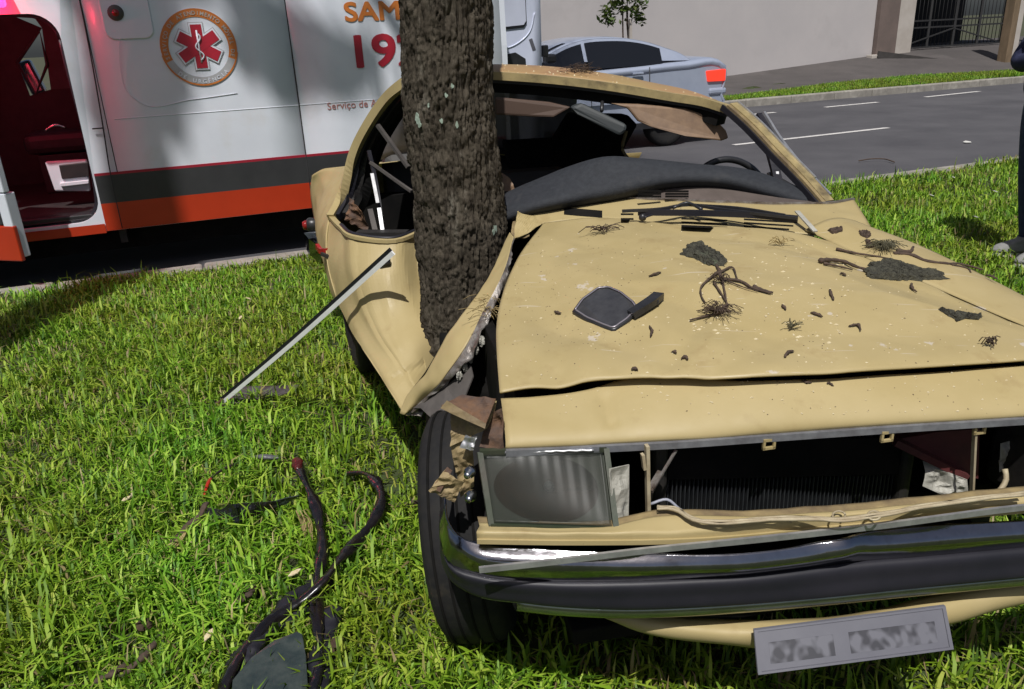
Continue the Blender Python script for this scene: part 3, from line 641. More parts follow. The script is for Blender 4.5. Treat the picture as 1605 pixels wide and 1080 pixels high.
# ------------------------------------------------------------------ the wrecked car
car = thing('wrecked_car', U(0, 1.6, 0), 'wrecked yellow saloon car wrapped round the tree trunk', 'car')
def Wl(l): return [W(*p) for p in l]
def Vl(l): return [V(*p) for p in l]
def crumple(G, amp, sc, seed, edge=True):
    n = normals(G); d = vnoise(G, sc, seed) * amp + np.abs(vnoise(G, sc*1.9, seed+1)) * amp * -.8
    if edge:
        r, c = G.shape[:2]; wv = np.minimum(np.arange(r), np.arange(r)[::-1])/(r*.12); wu = np.minimum(np.arange(c), np.arange(c)[::-1])/(c*.12)
        d = d * np.clip(np.minimum(wv[:, None], wu[None]), 0, 1)
    return G + n * d[..., None]
def fold(G, a, b, depth, width):                 # press a sharp crease into a sheet between two points
    a, b = np.array(a), np.array(b); ab = (b-a)[:2]; L = ab @ ab
    p = G[..., :2] - a[:2]; t = np.clip((p @ ab)/L, 0, 1); d = np.linalg.norm(p - t[..., None]*ab, axis=-1)
    k = np.clip(1 - d/width, 0, 1) * np.clip(np.minimum(t, 1-t)*6, 0, 1)
    G[..., 2] -= depth * k
    return G
# --- bonnet
HL = Wl([(783, 612, .765), (779, 560, .785), (778, 513, .80), (788, 460, .82), (810, 407, .845), (852, 349, .868)])
HF = Wl([(783, 611, .765), (830, 603, .772), (900, 594, .778), (960, 590, .780), (1200, 586, .785), (1420, 574, .778), (1605, 562, .765), (1700, 556, .752)])
HB = Wl([(852, 349, .868), (920, 342, .885), (1070, 353, .890), (1240, 364, .884), (1300, 378, .868)])
HR = Wl([(1700, 556, .752), (1605, 512, .772), (1470, 453, .806), (1380, 414, .838), (1300, 378, .868)])
G = coons(HF, HB, HL, HR, 150, 100)
uu = np.linspace(0, 1, 151)[None, :]; vv = np.linspace(0, 1, 101)[:, None]
G[..., 2] += .022 * np.sin(np.pi*uu)**.7 * np.sin(np.pi*np.clip(vv, 0, 1))**.6
G[..., 2] -= .010 * np.exp(-((uu-.10)/.035)**2) * (1-vv)**.5                       # rolled-down left flank
G[..., 2] -= .003*np.exp(-((vv-.0)/.02)**2)
for a, b, dp, wd_ in (((1035, 592, .78), (1130, 480, .81), .010, .04), ((1080, 600, .78), (1250, 520, .81), .005, .06), ((870, 600, .78), (900, 500, .80), .006, .05),
                      ((960, 590, .78), (985, 525, .8), .005, .045), ((1130, 545, .79), (1330, 575, .78), .004, .07), ((880, 380, .86), (1180, 450, .84), .004, .06), ((1470, 453, .806), (1605, 512, .772), .004, .02)):
    fold(G, W(*a), W(*b), dp, wd_)
G[..., 2] += .0012 * vnoise(G, 5.5, 11) + .0007 * vnoise(G, 14, 12)
fr_ = np.random.default_rng(12); KX, KY = 7, 5; KH = fr_.uniform(-1, 1, (KY+2, KX+2))*.017      # flat facets left by the buckling
sx = (uu + .22*vv + 0*vv)*KX*.82; sy = (vv + .12*uu)*KY*.88; ix, iy = np.floor(sx).astype(int), np.floor(sy).astype(int); fx, fy = sx-ix, sy-iy
tri_ = np.where(fx + fy < 1, KH[iy, ix] + fx*(KH[iy, ix+1]-KH[iy, ix]) + fy*(KH[iy+1, ix]-KH[iy, ix]), KH[iy+1, ix+1] + (1-fx)*(KH[iy+1, ix]-KH[iy+1, ix+1]) + (1-fy)*(KH[iy, ix+1]-KH[iy+1, ix+1]))
G[..., 2] += tri_*np.clip(np.minimum(vv, 1-vv)*6, 0, 1)*np.clip(np.minimum(uu, 1-uu)*8, 0, 1)
hood = sheet('bonnet', G, 'paint_hood', car, thick=.004, off=-1)
HOODG = G.copy(); hood_bvh = BVHTree.FromPolygons([tuple(v) for v in G.reshape(-1, 3)], gfaces(101, 151))
# raised centre crease line of the bonnet, right side
# --- right wing (far side in the picture) beside the bonnet
WF = Wl([(1703, 556, .748), (1605, 513.5, .768), (1471, 454.5, .802), (1381, 416, .834), (1301, 380, .864), (1262, 362, .882)])
WB = Wl([(1760, 545, .71), (1605, 466, .755), (1500, 414, .80), (1430, 382, .835), (1364, 357, .868), (1340, 347, .88)])
G = ruled([WF, WB], 60, 14); t = np.linspace(0, 1, 15)[:, None]; G[..., 2] += .02*np.sin(np.pi*t)*1.0; G[..., 2] += .003*vnoise(G, 9, 4)
sheet('wing', G, 'paint_hood', car, thick=.004, off=-1)
WINGG = G.copy(); wing_bvh = BVHTree.FromPolygons([tuple(v) for v in G.reshape(-1, 3)], gfaces(15, 61))
# outer drop of that wing down to the wheel arch
low = [p + CR*.05 + np.array([0, 0, -.30 - .12*math.sin(i)]) for i, p in enumerate(poly(WB, 7))]
G = ruled([WB, [p + CR*.04 + np.array([0, 0, -.10]) for p in poly(WB, 7)], [p + CR*.05 + np.array([0, 0, -.36]) for p in poly(WB, 7)]], 40, 10)
sheet('wing_side', G, 'paint', car, thick=.004)
def on_bonnet(px, py):
    R = Vector(ray(px, py)).normalized()
    best = None
    for b in (hood_bvh, wing_bvh):
        h = b.ray_cast(Vector(CO), R)
        if h[0] is not None and (best is None or h[3] < best[3]): best = h
    return (np.array(best[0]), np.array(best[1]) if best[1].z > 0 else -np.array(best[1])) if best else (W(px, py, .8), np.array([0, 0, 1.]))
# --- nose panel in front of the bonnet gap, bent at the left, with its grey lip
T_ = Wl([(785, 624, .745), (850, 620, .748), (900, 615, .750), (944, 605, .752), (952, 602, .754), (1200, 598, .758), (1420, 586, .752), (1605, 573, .742), (1700, 567, .732)])
Bm = Wl([(792, 704, .685), (870, 701, .681), (945, 697, .679), (1060, 691, .678), (1200, 681, .678), (1400, 667, .680), (1605, 654, .680), (1700, 648, .678)])
G = ruled([Bm, T_], 90, 24); v_ = np.linspace(0, 1, 25)[:, None]
bl_ = np.sin(np.pi*v_**.6); G += (-CB)[None, None] * (.016*bl_)[..., None] + np.array([0, 0, 1.]) * (.008*bl_)[..., None]
fold(G, W(946, 600, .765), W(960, 662, .72), .010, .016); fold(G, W(800, 640, .74), W(940, 655, .73), .004, .05)
G[..., 2] += .0022*vnoise(G, 8, 21)
sheet('nose_panel', G, 'paint', car, thick=.004, off=-1)
nose_bvh = BVHTree.FromPolygons([tuple(v) for v in G.reshape(-1, 3)], gfaces(25, 91))
tube('lip_trim', [p + np.array([0, 0, -.006]) - CB*.004 for p in Bm], rect(.010, .014), 'lip', car, n=60)
# clips hanging under the lip
for px, py in ((1040, 691), (1209, 699), (1395, 687), (1541, 675)):
    c = W(px, py, .660) + CB*.01
    v, f = join([boxvf(c + CR*x + np.array([0, 0, z]), s, [CR, CB, [0, 0, 1]]) for x, z, s in ((-.011, -.002, (.005, .006, .020)), (.011, -.002, (.005, .006, .020)), (0, .009, (.027, .006, .006)), (0, -.010, (.027, .006, .005)))])
    obj('clip', v, f, 'paint', car, smooth=False)
tube('screw', [W(1366, 668, .675) - CB*.02, W(1366, 668, .675)], .004, 'dark_metal', car)
# --- what is behind the nose: dark bay, radiator, crossmember, struts
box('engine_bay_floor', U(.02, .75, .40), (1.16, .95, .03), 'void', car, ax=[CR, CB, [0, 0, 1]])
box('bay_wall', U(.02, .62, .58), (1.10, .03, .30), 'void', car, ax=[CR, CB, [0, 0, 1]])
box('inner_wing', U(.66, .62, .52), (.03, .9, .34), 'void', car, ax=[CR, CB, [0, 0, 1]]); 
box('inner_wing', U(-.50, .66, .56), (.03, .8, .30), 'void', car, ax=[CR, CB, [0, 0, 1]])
rad = bpy.data.objects.new('radiator', None); link(rad, car)
ra, rb = V(1040, 812, .27), V(1392, 800, .27); rc = (ra + rb)/2; rw = np.linalg.norm(rb-ra); rx = (rb-ra)/rw
box('core', rc + CB*.03 + np.array([0, 0, .085]), (rw, .03, .24), 'void', rad, ax=[rx, CB, [0, 0, 1]])
parts = [boxvf(rc + rx*(t*rw) + np.array([0, 0, .085]) , (.0022, .014, .235), [rx, CB, [0, 0, 1]]) for t in np.linspace(-.49, .49, 56)]
v, f = join(parts); fo = obj('cooling_fins', v, f, mat('radiator_fins', (.020, .022, .026), (.035, .037, .04), rough=.5, scale=20), rad, smooth=False); fo['kind'] = 'stuff'
for t in (-.5, .5): box('tank', rc + rx*(t*rw*1.06) + np.array([0, 0, .085]), (.03, .05, .25), 'dark_metal', rad, ax=[rx, CB, [0, 0, 1]], bevel=.01)
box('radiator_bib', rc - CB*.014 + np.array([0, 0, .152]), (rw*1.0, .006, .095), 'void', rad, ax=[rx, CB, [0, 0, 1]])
# shelf under the opening
SF = Wl([(748, 848, .545), (900, 850, .545), (1100, 846, .545), (1320, 826, .545), (1605, 800, .54), (1700, 792, .54)])
SB = Wl([(752, 826, .56), (965, 830, .565), (1020, 818, .57), (1200, 815, .575), (1400, 800, .575), (1605, 778, .565), (1700, 770, .565)])
G = ruled([SF, [p + np.array([0, 0, .02]) for p in SF], SB, [p + CB*.012 for p in SB]], 70, 12, smv=False); G[..., 2] += .002*vnoise(G, 18, 7)
sheet('grille_shelf', G, 'paint', car, thick=.003)
G = ruled([SB, [p + CB*.035 + np.array([0, 0, .002]) for p in SB]], 60, 6); G[..., 2] += .003*vnoise(G, 25, 9) - .002; sheet('shelf_floor', G, 'paint_in', car, thick=.002)
tube('shelf_front_edge', [p - CB*.002 + np.array([0, 0, .002]) for p in SF], rect(.008, .010), 'paint', car, n=50)
# loose aluminium strip lying on the bumper
tube('grille_trim', [W(750, 888, .525) - CB*.01, W(850, 876, .532) - CB*.012, W(1000, 857, .54) - CB*.014, W(1200, 838, .55) - CB*.012, W(1370, 820, .556) - CB*.01, W(1605, 795, .555), W(1700, 786, .555)], rect(.006, .012), 'alu', car, n=50)
# struts
def bar(name, a, b, w, m, par=car): return tube(name, [np.array(a), np.array(b)], rect(w, w*.5), m, par)
bar('strut', V(1014, 698, .17), V(1016, 808, .17), .014, 'cable'); bar('strut', V(1018, 770, .18), V(1036, 740, .22), .014, 'primer')
bar('strut', V(1060, 705, .20), V(1024, 765, .18), .006, 'primer'); bar('strut', V(1007, 712, .165), V(1010, 735, .165), .012, 'cable')
bar('strut', V(1528, 672, .13), V(1523, 780, .13), .010, 'cable')
tube('bracket', Vl([(1524, 782, .13), (1560, 776, .15), (1577, 750, .16), (1575, 735, .17)]), .006, 'cable', car, n=14)
obj('frame_member', Vl([(1405, 683, .26), (1470, 672, .24), (1530, 668, .22), (1528, 745, .22), (1500, 740, .22), (1465, 712, .24)]), [(0, 1, 2, 3, 4, 5)], 'maroon', car, smooth=False, thick=.03)
bar('frame_rail', V(1400, 690, .23), V(1512, 745, .20), .03, 'maroon')
G = coons(Vl([(1446, 762, .20), (1480, 776, .19), (1518, 782, .18)]), Vl([(1446, 722, .22), (1475, 735, .20), (1516, 752, .18)]), Vl([(1446, 762, .20), (1450, 740, .21), (1446, 722, .22)]), Vl([(1518, 782, .18), (1516, 752, .18)]), 20, 16)
sheet('plastic_sheet', crumple(G, .012, 40, 5), 'wrap', car, thick=.001, smooth=False)
G = coons(Vl([(1566, 740, .2), (1590, 735, .2)]), Vl([(1568, 695, .2), (1588, 690, .2)]), Vl([(1566, 740, .2), (1568, 695, .2)]), Vl([(1590, 735, .2), (1588, 690, .2)]), 10, 10)
sheet('plastic_sheet', crumple(G, .012, 60, 8), 'wrap', car, thick=.001, smooth=False)
# far headlight's dark housing at the right edge of the opening
box('headlight_bucket', V(1650, 715, .18), (.20, .16, .17), 'dark_metal', car, ax=[CR, CB, [0, 0, 1]], bevel=.02)
# wiring along the shelf
cb = [(1030, 792, .19), (1060, 798, .18), (1085, 812, .17), (1120, 815, .17), (1180, 813, .165), (1260, 812, .16), (1310, 812, .16), (1380, 803, .155), (1440, 794, .15), (1520, 783, .14), (1605, 770, .13)]
for j in range(3):
    pts = [W(px, py + 2 + (j-1)*4*math.sin(i*1.7 + j), .588) for i, (px, py, v) in enumerate(cb)]
    tube('wire', pts, .0028 + .0008*(j == 1), 'cable', car, n=70, k=6)
tube('wire', Vl([(1020, 790, .185), (1045, 783, .18), (1068, 800, .17), (1100, 806, .17), (1150, 820, .16)]), .0032, mat('grey_cable', (.30, .31, .36), rough=.5), car, n=24, k=6)
for px in (1315, 1370): tube('wire', [W(px + 10*math.cos(t), 808 + 7*math.sin(t), .588) for t in np.linspace(0, 6, 10)], .0022, 'cable', car, n=24, k=5)
# --- headlight
hl = bpy.data.objects.new('headlight', None); link(hl, car)
q = Wl([(770, 824, .562), (966, 831, .558), (950, 703, .672), (752, 709, .678)])
hc = sum(q)/4; hx_ = (q[1]-q[0]); hx_ /= np.linalg.norm(hx_); hz_ = (q[3]-q[0]); hz_ -= hx_*(hz_@hx_); hz_ /= np.linalg.norm(hz_); hn = np.cross(hx_, hz_); hn /= np.linalg.norm(hn)
if hn @ CB > 0: hn = -hn
def hq(a, b, d): 
    return (q[0]*(1-a) + q[1]*a)*(1-b) + (q[3]*(1-a) + q[2]*a)*b + hn*d
fr = [hq(0, 0, 0), hq(1, 0, 0), hq(1, 1, 0), hq(0, 1, 0)]; fi = [hq(.045, .06, 0), hq(.955, .06, 0), hq(.955, .94, 0), hq(.045, .94, 0)]
fb = [hq(.08, .1, -.12), hq(.92, .1, -.12), hq(.92, .9, -.12), hq(.08, .9, -.12)]
obj('housing', fr + fb, [(0, 1, 5, 4), (1, 2, 6, 5), (2, 3, 7, 6), (3, 0, 4, 7), (4, 5, 6, 7)], 'housing', hl, smooth=False, thick=.004)
for a, b in ((0, 1), (1, 2), (2, 3), (3, 0)): tube('rim', [fr[a], fr[b]], rect(.011, .012), 'housing', hl)
# backing plate with an oval bowl
gb = []
for r in (1., .8, .6, .4, .2, .01):
    gb.append([hq(.48 + .42*r*math.cos(t), .5 + .44*r*math.sin(t), -.012 - .055*(1-r**2)) for t in np.linspace(0, 2*math.pi, 33)])
sheet('reflector', np.array(gb), 'reflector', hl, thick=.001)
ov = [hq(.48 + .42*math.cos(t), .5 + .44*math.sin(t), -.011) for t in np.linspace(0, 2*math.pi, 33)[:-1]]
sq = []
for t in np.linspace(0, 2*math.pi, 33)[:-1]:
    m_ = max(abs(math.cos(t)), abs(math.sin(t))); sq.append(hq(.5 + .48*math.cos(t)/m_, .5 + .47*math.sin(t)/m_, -.011))
obj('backing_plate', ov + sq, [(i, (i+1) % 32, 32+(i+1) % 32, 32+i) for i in range(32)], 'housing', hl, smooth=False)
lathe('bulb', [(.010, 0), (.011, .008), (.007, .02), (.0001, .024)], hq(.50, .56, -.066), hn, 'glass_dark', hl, k=16)
gl = np.array([[hq(a, b, .004 + .002*(1-(2*a-1)**4)*(1-(2*b-1)**4)) for a in np.linspace(.03, .97, 40)] for b in np.linspace(.04, .96, 24)])
for i in range(40): gl[:, i] += hn*.00012*math.sin(i*1.6)
sheet('lens', gl, 'lens', hl, thick=.003)
tube('cracked_edge', [hq(a, .985 - .012*abs(math.sin(a*31)), .008) for a in np.linspace(.2, .9, 22)], .003, 'alu', hl, n=40, k=5)
# corner lamp remains and bits at the lamp's right
G = coons([V(962, 832, .13), V(985, 828, .15)], [V(955, 735, .15), V(986, 728, .17)], [V(962, 832, .13), V(955, 735, .15)], [V(985, 828, .15), V(986, 728, .17)], 10, 14)
sheet('lamp_bracket', crumple(G, .01, 30, 14), 'wrap', car, thick=.002, smooth=False)
G = coons(Vl([(952, 834, .12), (1020, 832, .14)]), Vl([(966, 808, .17), (1022, 808, .18)]), Vl([(952, 834, .12), (966, 808, .17)]), Vl([(1020, 832, .14), (1022, 808, .18)]), 12, 8)
sheet('corner_plate', crumple(G, .006, 40, 3), 'rust', car, thick=.002, smooth=False)
# --- bumper: chrome face, rubber band, lower return
b1 = Wl([(704, 733, .57), (698, 785, .56), (703, 818, .548), (722, 842, .538), (765, 853, .53), (840, 858, .527), (1000, 866, .525), (1163, 867, .525), (1240, 858, .527), (1322, 838, .535), (1400, 827, .53), (1605, 815, .522), (1720, 808, .52), (1790, 790, .51)])
b2 = Wl([(690, 800, .51), (691, 845, .495), (705, 882, .478), (750, 898, .468), (849, 907, .462), (982, 907, .462), (1080, 903, .462), (1163, 899, .462), (1250, 889, .464), (1338, 877, .466), (1440, 869, .465), (1605, 854, .460), (1720, 846, .458), (1800, 826, .455)])
b3 = Wl([(690, 845, .455), (693, 878, .44), (709, 908, .425), (735, 924, .415), (822, 940, .405), (969, 950, .398), (1100, 946, .398), (1175, 941, .398), (1300, 930, .40), (1407, 919, .40), (1500, 910, .40), (1605, 900, .398), (1720, 890, .396), (1810, 868, .395)])
def along(l, n=90): return poly(l, n)
B1, B2, B3 = along(b1), along(b2), along(b3)
fwd = -CB + np.array([0, 0, .25])
G = ruled([B1, B1*.55 + B2*.45 + fwd*.020, B2 + (-CB)*.006], 89, 14)
G -= CB[None, None]*(.0010*vnoise(G, 8, 31))[..., None]
dent = W(1322, 850, .53); dist = np.linalg.norm(G - dent, axis=-1); G += (-CB + np.array([0, 0, .3]))*(.018*np.exp(-(dist/.035)**2))[..., None]
bmp = bpy.data.objects.new('bumper', None); link(bmp, car)
sheet('chrome_face', G, 'chrome', bmp, thick=.004)
G = ruled([B2, B2 - CB*.012 + np.array([0, 0, -.002]), B2*.5 + B3*.5 - CB*.016, B3 - CB*.012 + np.array([0, 0, .002]), B3], 89, 16)
sheet('rubber_band', G, 'rubber', bmp, thick=.003)
G = ruled([B3 - CB*.004, B3 + np.array([0, 0, -.012]) - CB*.006, B3 + CB*.05 + np.array([0, 0, -.055]), B3 + CB*.10 + np.array([0, 0, -.06])], 89, 10)
sheet('lower_return', G[:, 14:], mat('dull_chrome', (.32, .34, .28), (.22, .24, .18), rough=.22, metal=.9, scale=8), bmp, thick=.003)
tube('bright_edge', [p + np.array([0, 0, -.004]) - CB*.004 for p in B3[10:]], .0025, 'alu', bmp, n=80, k=5)
# --- lower valance, plate
va = Wl([(915, 948, .335), (1000, 968, .325), (1110, 985, .32), (1300, 985, .32), (1470, 950, .325), (1605, 918, .335), (1720, 905, .34)])
vb = Wl([(950, 968, .31), (1005, 990, .29), (1115, 1008, .275), (1300, 1012, .27), (1480, 980, .28), (1605, 945, .29), (1720, 930, .30)])
VA, VB = poly(va, 60), poly(vb, 60)
G = ruled([VA + CB*.03, VA - CB*.004, (VA+VB)/2 - CB*.012, VB, VB + CB*.04], 59, 12); G[..., 2] += .004*vnoise(G, 14, 41)
sheet('lower_valance', G, 'paint', car, thick=.003)
pl = bpy.data.objects.new('licence_plate', None); link(pl, car)
pq = Wl([(1166, 1022, .285), (1462, 984, .292), (1470, 922, .352), (1160, 955, .342)]); pq = [p - CB*.06 for p in pq]; pq[2] = pq[1] + pq[3] - pq[0]
def pp_(a, b, d=0.): return (pq[0]*(1-a)+pq[1]*a)*(1-b) + (pq[3]*(1-a)+pq[2]*a)*b - CB*d
solid('plate_blank', [pp_(0, 0), pp_(1, 0), pp_(1, 1), pp_(0, 1)], CB*.003, 'plate', pl, bevel=.001)
for a0, a1, b0, b1_ in ((0, 1, 0, .05), (0, 1, .95, 1), (0, .018, .05, .95), (.982, 1, .05, .95)):
    solid('raised_edge', [pp_(a0, b0, .003), pp_(a1, b0, .003), pp_(a1, b1_, .003), pp_(a0, b1_, .003)], CB*.0028, 'plate', pl)
pm = mat('worn_plate_print', (.028, .028, .036), (.11, .11, .13), rough=.5, scale=1.0, stretch=(42, 42, 26), lo=.42, hi=.60, detail=1.)
for a0, a1 in ((.07, .40), (.48, .93)):               # worn-out characters: smudges only
    solid('smudged_print', [pp_(a0, .18, .0006), pp_(a1, .18, .0006), pp_(a1, .66, .0006), pp_(a0, .66, .0006)], CB*.0006, pm, pl)
# --- front wheel on the crushed side
wheel('front_wheel', car, U(-.615, .60, .285), -CR*.97 + CB*.20 + np.array([0, 0, -.10]), .295, .165)
fw_ax = -CR*.97 + CB*.20 + np.array([0, 0, -.10]); fw_ax /= np.linalg.norm(fw_ax)
for h in (-.045, -.012, .022, .052): lathe('tread_groove', [(.290, -.003), (.2965, -.003), (.2965, .003), (.290, .003)], U(-.615, .60, .285) + fw_ax*h, fw_ax, 'void', car, k=60)
wheel('front_wheel', car, U(.66, .66, .285), CR, .285, .155)
# --- crushed wing strip standing up beside the trunk
FL_ = [W(799, 364, .868), W(770, 425, .80), W(738, 476, .735), W(705, 520, .68), W(668, 582, .58), W(634, 630, .48), W(627, 648, .45)]
FM_ = [W(806, 372, .870), W(783, 440, .80), W(756, 492, .73), W(728, 548, .66), W(690, 600, .57), W(660, 628, .49), W(641, 645, .455)]
FR_ = [W(807, 380, .865) + CB*.03, W(792, 450, .79) + CB*.03, W(768, 508, .72) + CB*.03, W(738, 566, .65) + CB*.025, W(702, 604, .57) + CB*.02, W(668, 634, .50) + CB*.02, W(648, 652, .455) + CB*.02]
G = ruled([FL_, [(np.array(a)+np.array(b))/2 - CB*.014 for a, b in zip(FL_, FM_)], FM_], 70, 16); G += normals(G)*(.0045*vnoise(G, 11, 51) + .002*vnoise(G, 30, 52))[..., None]
sheet('wing_panel', G, 'paint', car, thick=.003, smooth=True)
G = ruled([FM_, FR_], 70, 8); e = np.linspace(0, 1, 9)[:, None]; G += normals(G)*((.012*vnoise(G, 26, 53) + .008*vnoise(G, 60, 54))*e)[..., None]
sheet('torn_edge', G, 'primer', car, thick=.003, smooth=False)
FI = [p + CB*.10 + CR*.03 + np.array([0, 0, -.04]) for p in poly(FL_, 7)]
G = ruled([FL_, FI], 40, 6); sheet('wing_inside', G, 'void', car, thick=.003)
# foam and straw stuck in the torn edge
for j in range(5):
    c = W(755 - j*9, 535 + j*13, .68 - .02*j); G = np.array([[c + np.array([.008*math.sin(p)*math.cos(t), .007*math.sin(p)*math.sin(t), .013*math.cos(p)])*(1+.35*math.sin(3*t+j+2*p)) for t in np.linspace(0, 2*math.pi, 11)] for p in np.linspace(.05, 3.1, 7)])
    sheet('foam_scrap', G, 'wrap', car, thick=0, smooth=False)
parts = []; rr = random.Random(3)
for j in range(60):
    c = W(770 + rr.gauss(0, 9), 478 + rr.gauss(0, 10), .745); a = rr.uniform(0, 6.28); l = rr.uniform(.02, .075)
    parts.append(sweep([c, c + np.array([math.cos(a)*l*.5, -.01, math.sin(a)*l*.3+.01]), c + np.array([math.cos(a)*l, -.015, math.sin(a)*l*.6])], circ(.0009, 3), 4))
v, f = join(parts); tag(obj('dry_grass_tuft', v, f, 'straw'), 'tuft of dry grass caught in the torn yellow wing', 'grass tuft')
# inner wing: black void and grey splash shield
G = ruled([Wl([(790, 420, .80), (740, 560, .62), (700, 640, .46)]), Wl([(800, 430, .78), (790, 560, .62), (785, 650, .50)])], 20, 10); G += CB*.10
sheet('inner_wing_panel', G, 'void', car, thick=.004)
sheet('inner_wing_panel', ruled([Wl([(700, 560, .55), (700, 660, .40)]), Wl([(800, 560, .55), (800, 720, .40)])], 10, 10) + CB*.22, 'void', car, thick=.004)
obj('splash_shield', [W(648, 640, .47), W(700, 606, .55), W(738, 572, .62), W(742, 590, .60), W(722, 640, .52), W(722, 700, .46), W(702, 690, .46), W(690, 668, .47), W(660, 640, .48)], [(0, 1, 2, 3, 4, 5, 6, 7, 8)], 'grey_shield', car, smooth=False, thick=.004)
def scrap(name, quad, m, amp=.012, sc=30, seed=1, n=14, thick=.002):
    a, b, c, d = quad; G = coons([a, b], [d, c], [a, d], [b, c], n, n); return sheet(name, crumple(G, amp, sc, seed, edge=False), m, car, thick=thick, smooth=False)
scrap('crumpled_bracket', Vl([(706, 700, .29), (765, 672, .26), (778, 628, .28), (706, 640, .31)]), 'paint_in', .010, 25, 61)
scrap('crumpled_bracket', Vl([(692, 634, .29), (760, 668, .24), (776, 624, .27), (724, 614, .32)]), 'rust', .012, 25, 62)
scrap('crumpled_bracket', Vl([(690, 640, .27), (760, 672, .23), (762, 664, .235), (700, 628, .27)]), 'paint_in', .003, 25, 67)
scrap('crumpled_bracket', Vl([(706, 702, .29), (722, 780, .29), (744, 760, .28), (740, 688, .28)]), 'paint_in', .012, 30, 63)
scrap('crumpled_bracket', Vl([(672, 768, .28), (712, 790, .27), (724, 758, .26), (698, 736, .28)]), 'paint_in', .016, 35, 64)
scrap('crumpled_bracket', Vl([(675, 766, .275), (690, 772, .27), (708, 738, .27), (702, 732, .28)]), 'rust', .006, 35, 68)
scrap('crumpled_bracket', Vl([(720, 702, .26), (742, 706, .25), (748, 684, .25), (730, 682, .26)]), 'alu', .012, 40, 65)
scrap('crumpled_bracket', Wl([(632, 650, .445), (660, 652, .445), (668, 634, .47), (634, 632, .475)]), 'primer', .012, 40, 66)
scrap('crumpled_bracket', Vl([(752, 700, .27), (790, 704, .25), (786, 640, .26), (764, 650, .28)]), 'rust', .010, 30, 69)
for px, py in ((738, 738), (740, 775)): lathe('bolt', [(.012, 0), (.012, .012), (.007, .014), (.007, .03), (.0001, .031)], V(px, py, .24), -CB - CR*.4 + np.array([0, 0, .2]), 'steel', car, k=10)
# --- door, bulged out and torn from its hinges
dt = [W(516, 338, .79), W(535, 358, .785), W(556, 373, .78), W(620, 379, .77), W(655, 366, .775), W(690, 360, .775) + CB*.06]
db = [W(628, 640, .36), W(634, 650, .345), W(640, 652, .345), W(652, 640, .355), W(668, 610, .38) + CB*.04, W(690, 600, .40) + CB*.14]
dl = [W(628, 640, .36), W(590, 578, .42), W(548, 512, .47), W(530, 470, .53), W(514, 405, .66), W(516, 338, .79)]
dr_ = [W(690, 600, .40) + CB*.14, W(688, 540, .5) + CB*.14, W(690, 450, .62) + CB*.12, W(690, 360, .775) + CB*.06]
G = coons(db, dt, dl, dr_, 60, 50, sm=True); u_ = np.linspace(0, 1, 61)[None, :]; w_ = np.linspace(0, 1, 51)[:, None]
G += (-CB - CR*.3)[None, None]*(.014*np.sin(np.pi*u_)*np.sin(np.pi*w_))[..., None]
def xfold(G, u0, v0, u1, v1, d, wd):
    a = np.array([u0, v0]); b = np.array([u1, v1]); P_ = np.stack(np.broadcast_arrays(u_, w_), -1); ab = b-a; t = np.clip(((P_-a) @ ab)/(ab@ab), 0, 1)
    k = np.clip(1 - np.linalg.norm(P_-a-t[..., None]*ab, axis=-1)/wd, 0, 1); G += (CB + CR*.4)[None, None]*(d*k)[..., None]; return G
G = xfold(G, .52, .98, .40, .05, .006, .06); G = xfold(G, .66, .80, .58, .30, -.006, .05); G = xfold(G, .80, .95, .86, .45, .035, .06); G = xfold(G, .03, .70, .40, .98, .006, .05); G = xfold(G, .2, .16, .75, .10, .012, .035)
G += normals(G)*(.003*vnoise(G, 9, 71))[..., None]
sheet('front_door', G, 'paint', car, thick=.004, smooth=False)
tube('door_top_edge', [p + np.array([0, 0, .004]) for p in dt[:5]], rect(.022, .012), 'paint', car, n=24)
tube('door_seal', [p + CB*.02 + np.array([0, 0, .01]) for p in dt[1:5]], .008, 'rubber', car, n=20)
dh = W(602, 408, .72) - CB*.01; box('keyhole_bezel', dh, (.045, .02, .03), 'plastic', car, ax=[CR, CB, [0, 0, 1]], bevel=.008)
tube('door_inner_lining', [W(560, 372, .78) + CB*.06, W(640, 372, .78) + CB*.06], rect(.05, .02), 'seat', car)
# --- rear quarter, boot, tail lamp, rear wheel
rq_t = [V(489, 275, 2.95), V(505, 266, 2.9), V(525, 264, 2.8), V(547, 262, 2.6)]
rq_r = [W(547, 512, .47) + CB*.02, W(528, 470, .535) + CB*.02, W(512, 405, .665) + CB*.02, W(518, 338, .795) + CB*.03, V(535, 300, 2.35), V(547, 262, 2.6)]
rq_l = [V(520, 440, 2.9), V(503, 390, 2.95), V(493, 345, 3.0), V(487, 300, 3.0), V(489, 275, 2.95)]
rq_b = [V(520, 440, 2.9), W(547, 512, .47) + CB*.02]
G = coons(rq_b, rq_t, rq_l, rq_r, 24, 40); u2 = np.linspace(0, 1, 25)[None, :]; w2 = np.linspace(0, 1, 41)[:, None]
G += (-CR*.6 - CB*.3)[None, None]*(.05*np.sin(np.pi*u2)*np.sin(np.pi*w2)**.7)[..., None]; G = crumple(G, .012, 5, 81)
sheet('rear_quarter', G, 'paint', car, thick=.004)
rc1 = V(489, 275, 2.95); zb_ = rc1[2]
G = ruled([rq_t, [p + CR*.55 + CB*.1 + np.array([0, 0, .005]) for p in rq_t], [U(.72, 3.0, zb_-.06), U(.70, 2.9, zb_-.05), U(.68, 2.8, zb_-.04), U(.62, 2.6, zb_-.02)]], 20, 20); sheet('boot_lid', G, 'paint', car, thick=.004)
rl = [V(520, 440, 2.9), V(503, 390, 2.95), V(493, 345, 3.0), V(487, 300, 3.0), V(489, 275, 2.95)]
G = ruled([rl, [p + CR*1.7 - CB*.0 for p in rl]], 12, 4); sheet('tail_panel', G, 'paint', car, thick=.004)
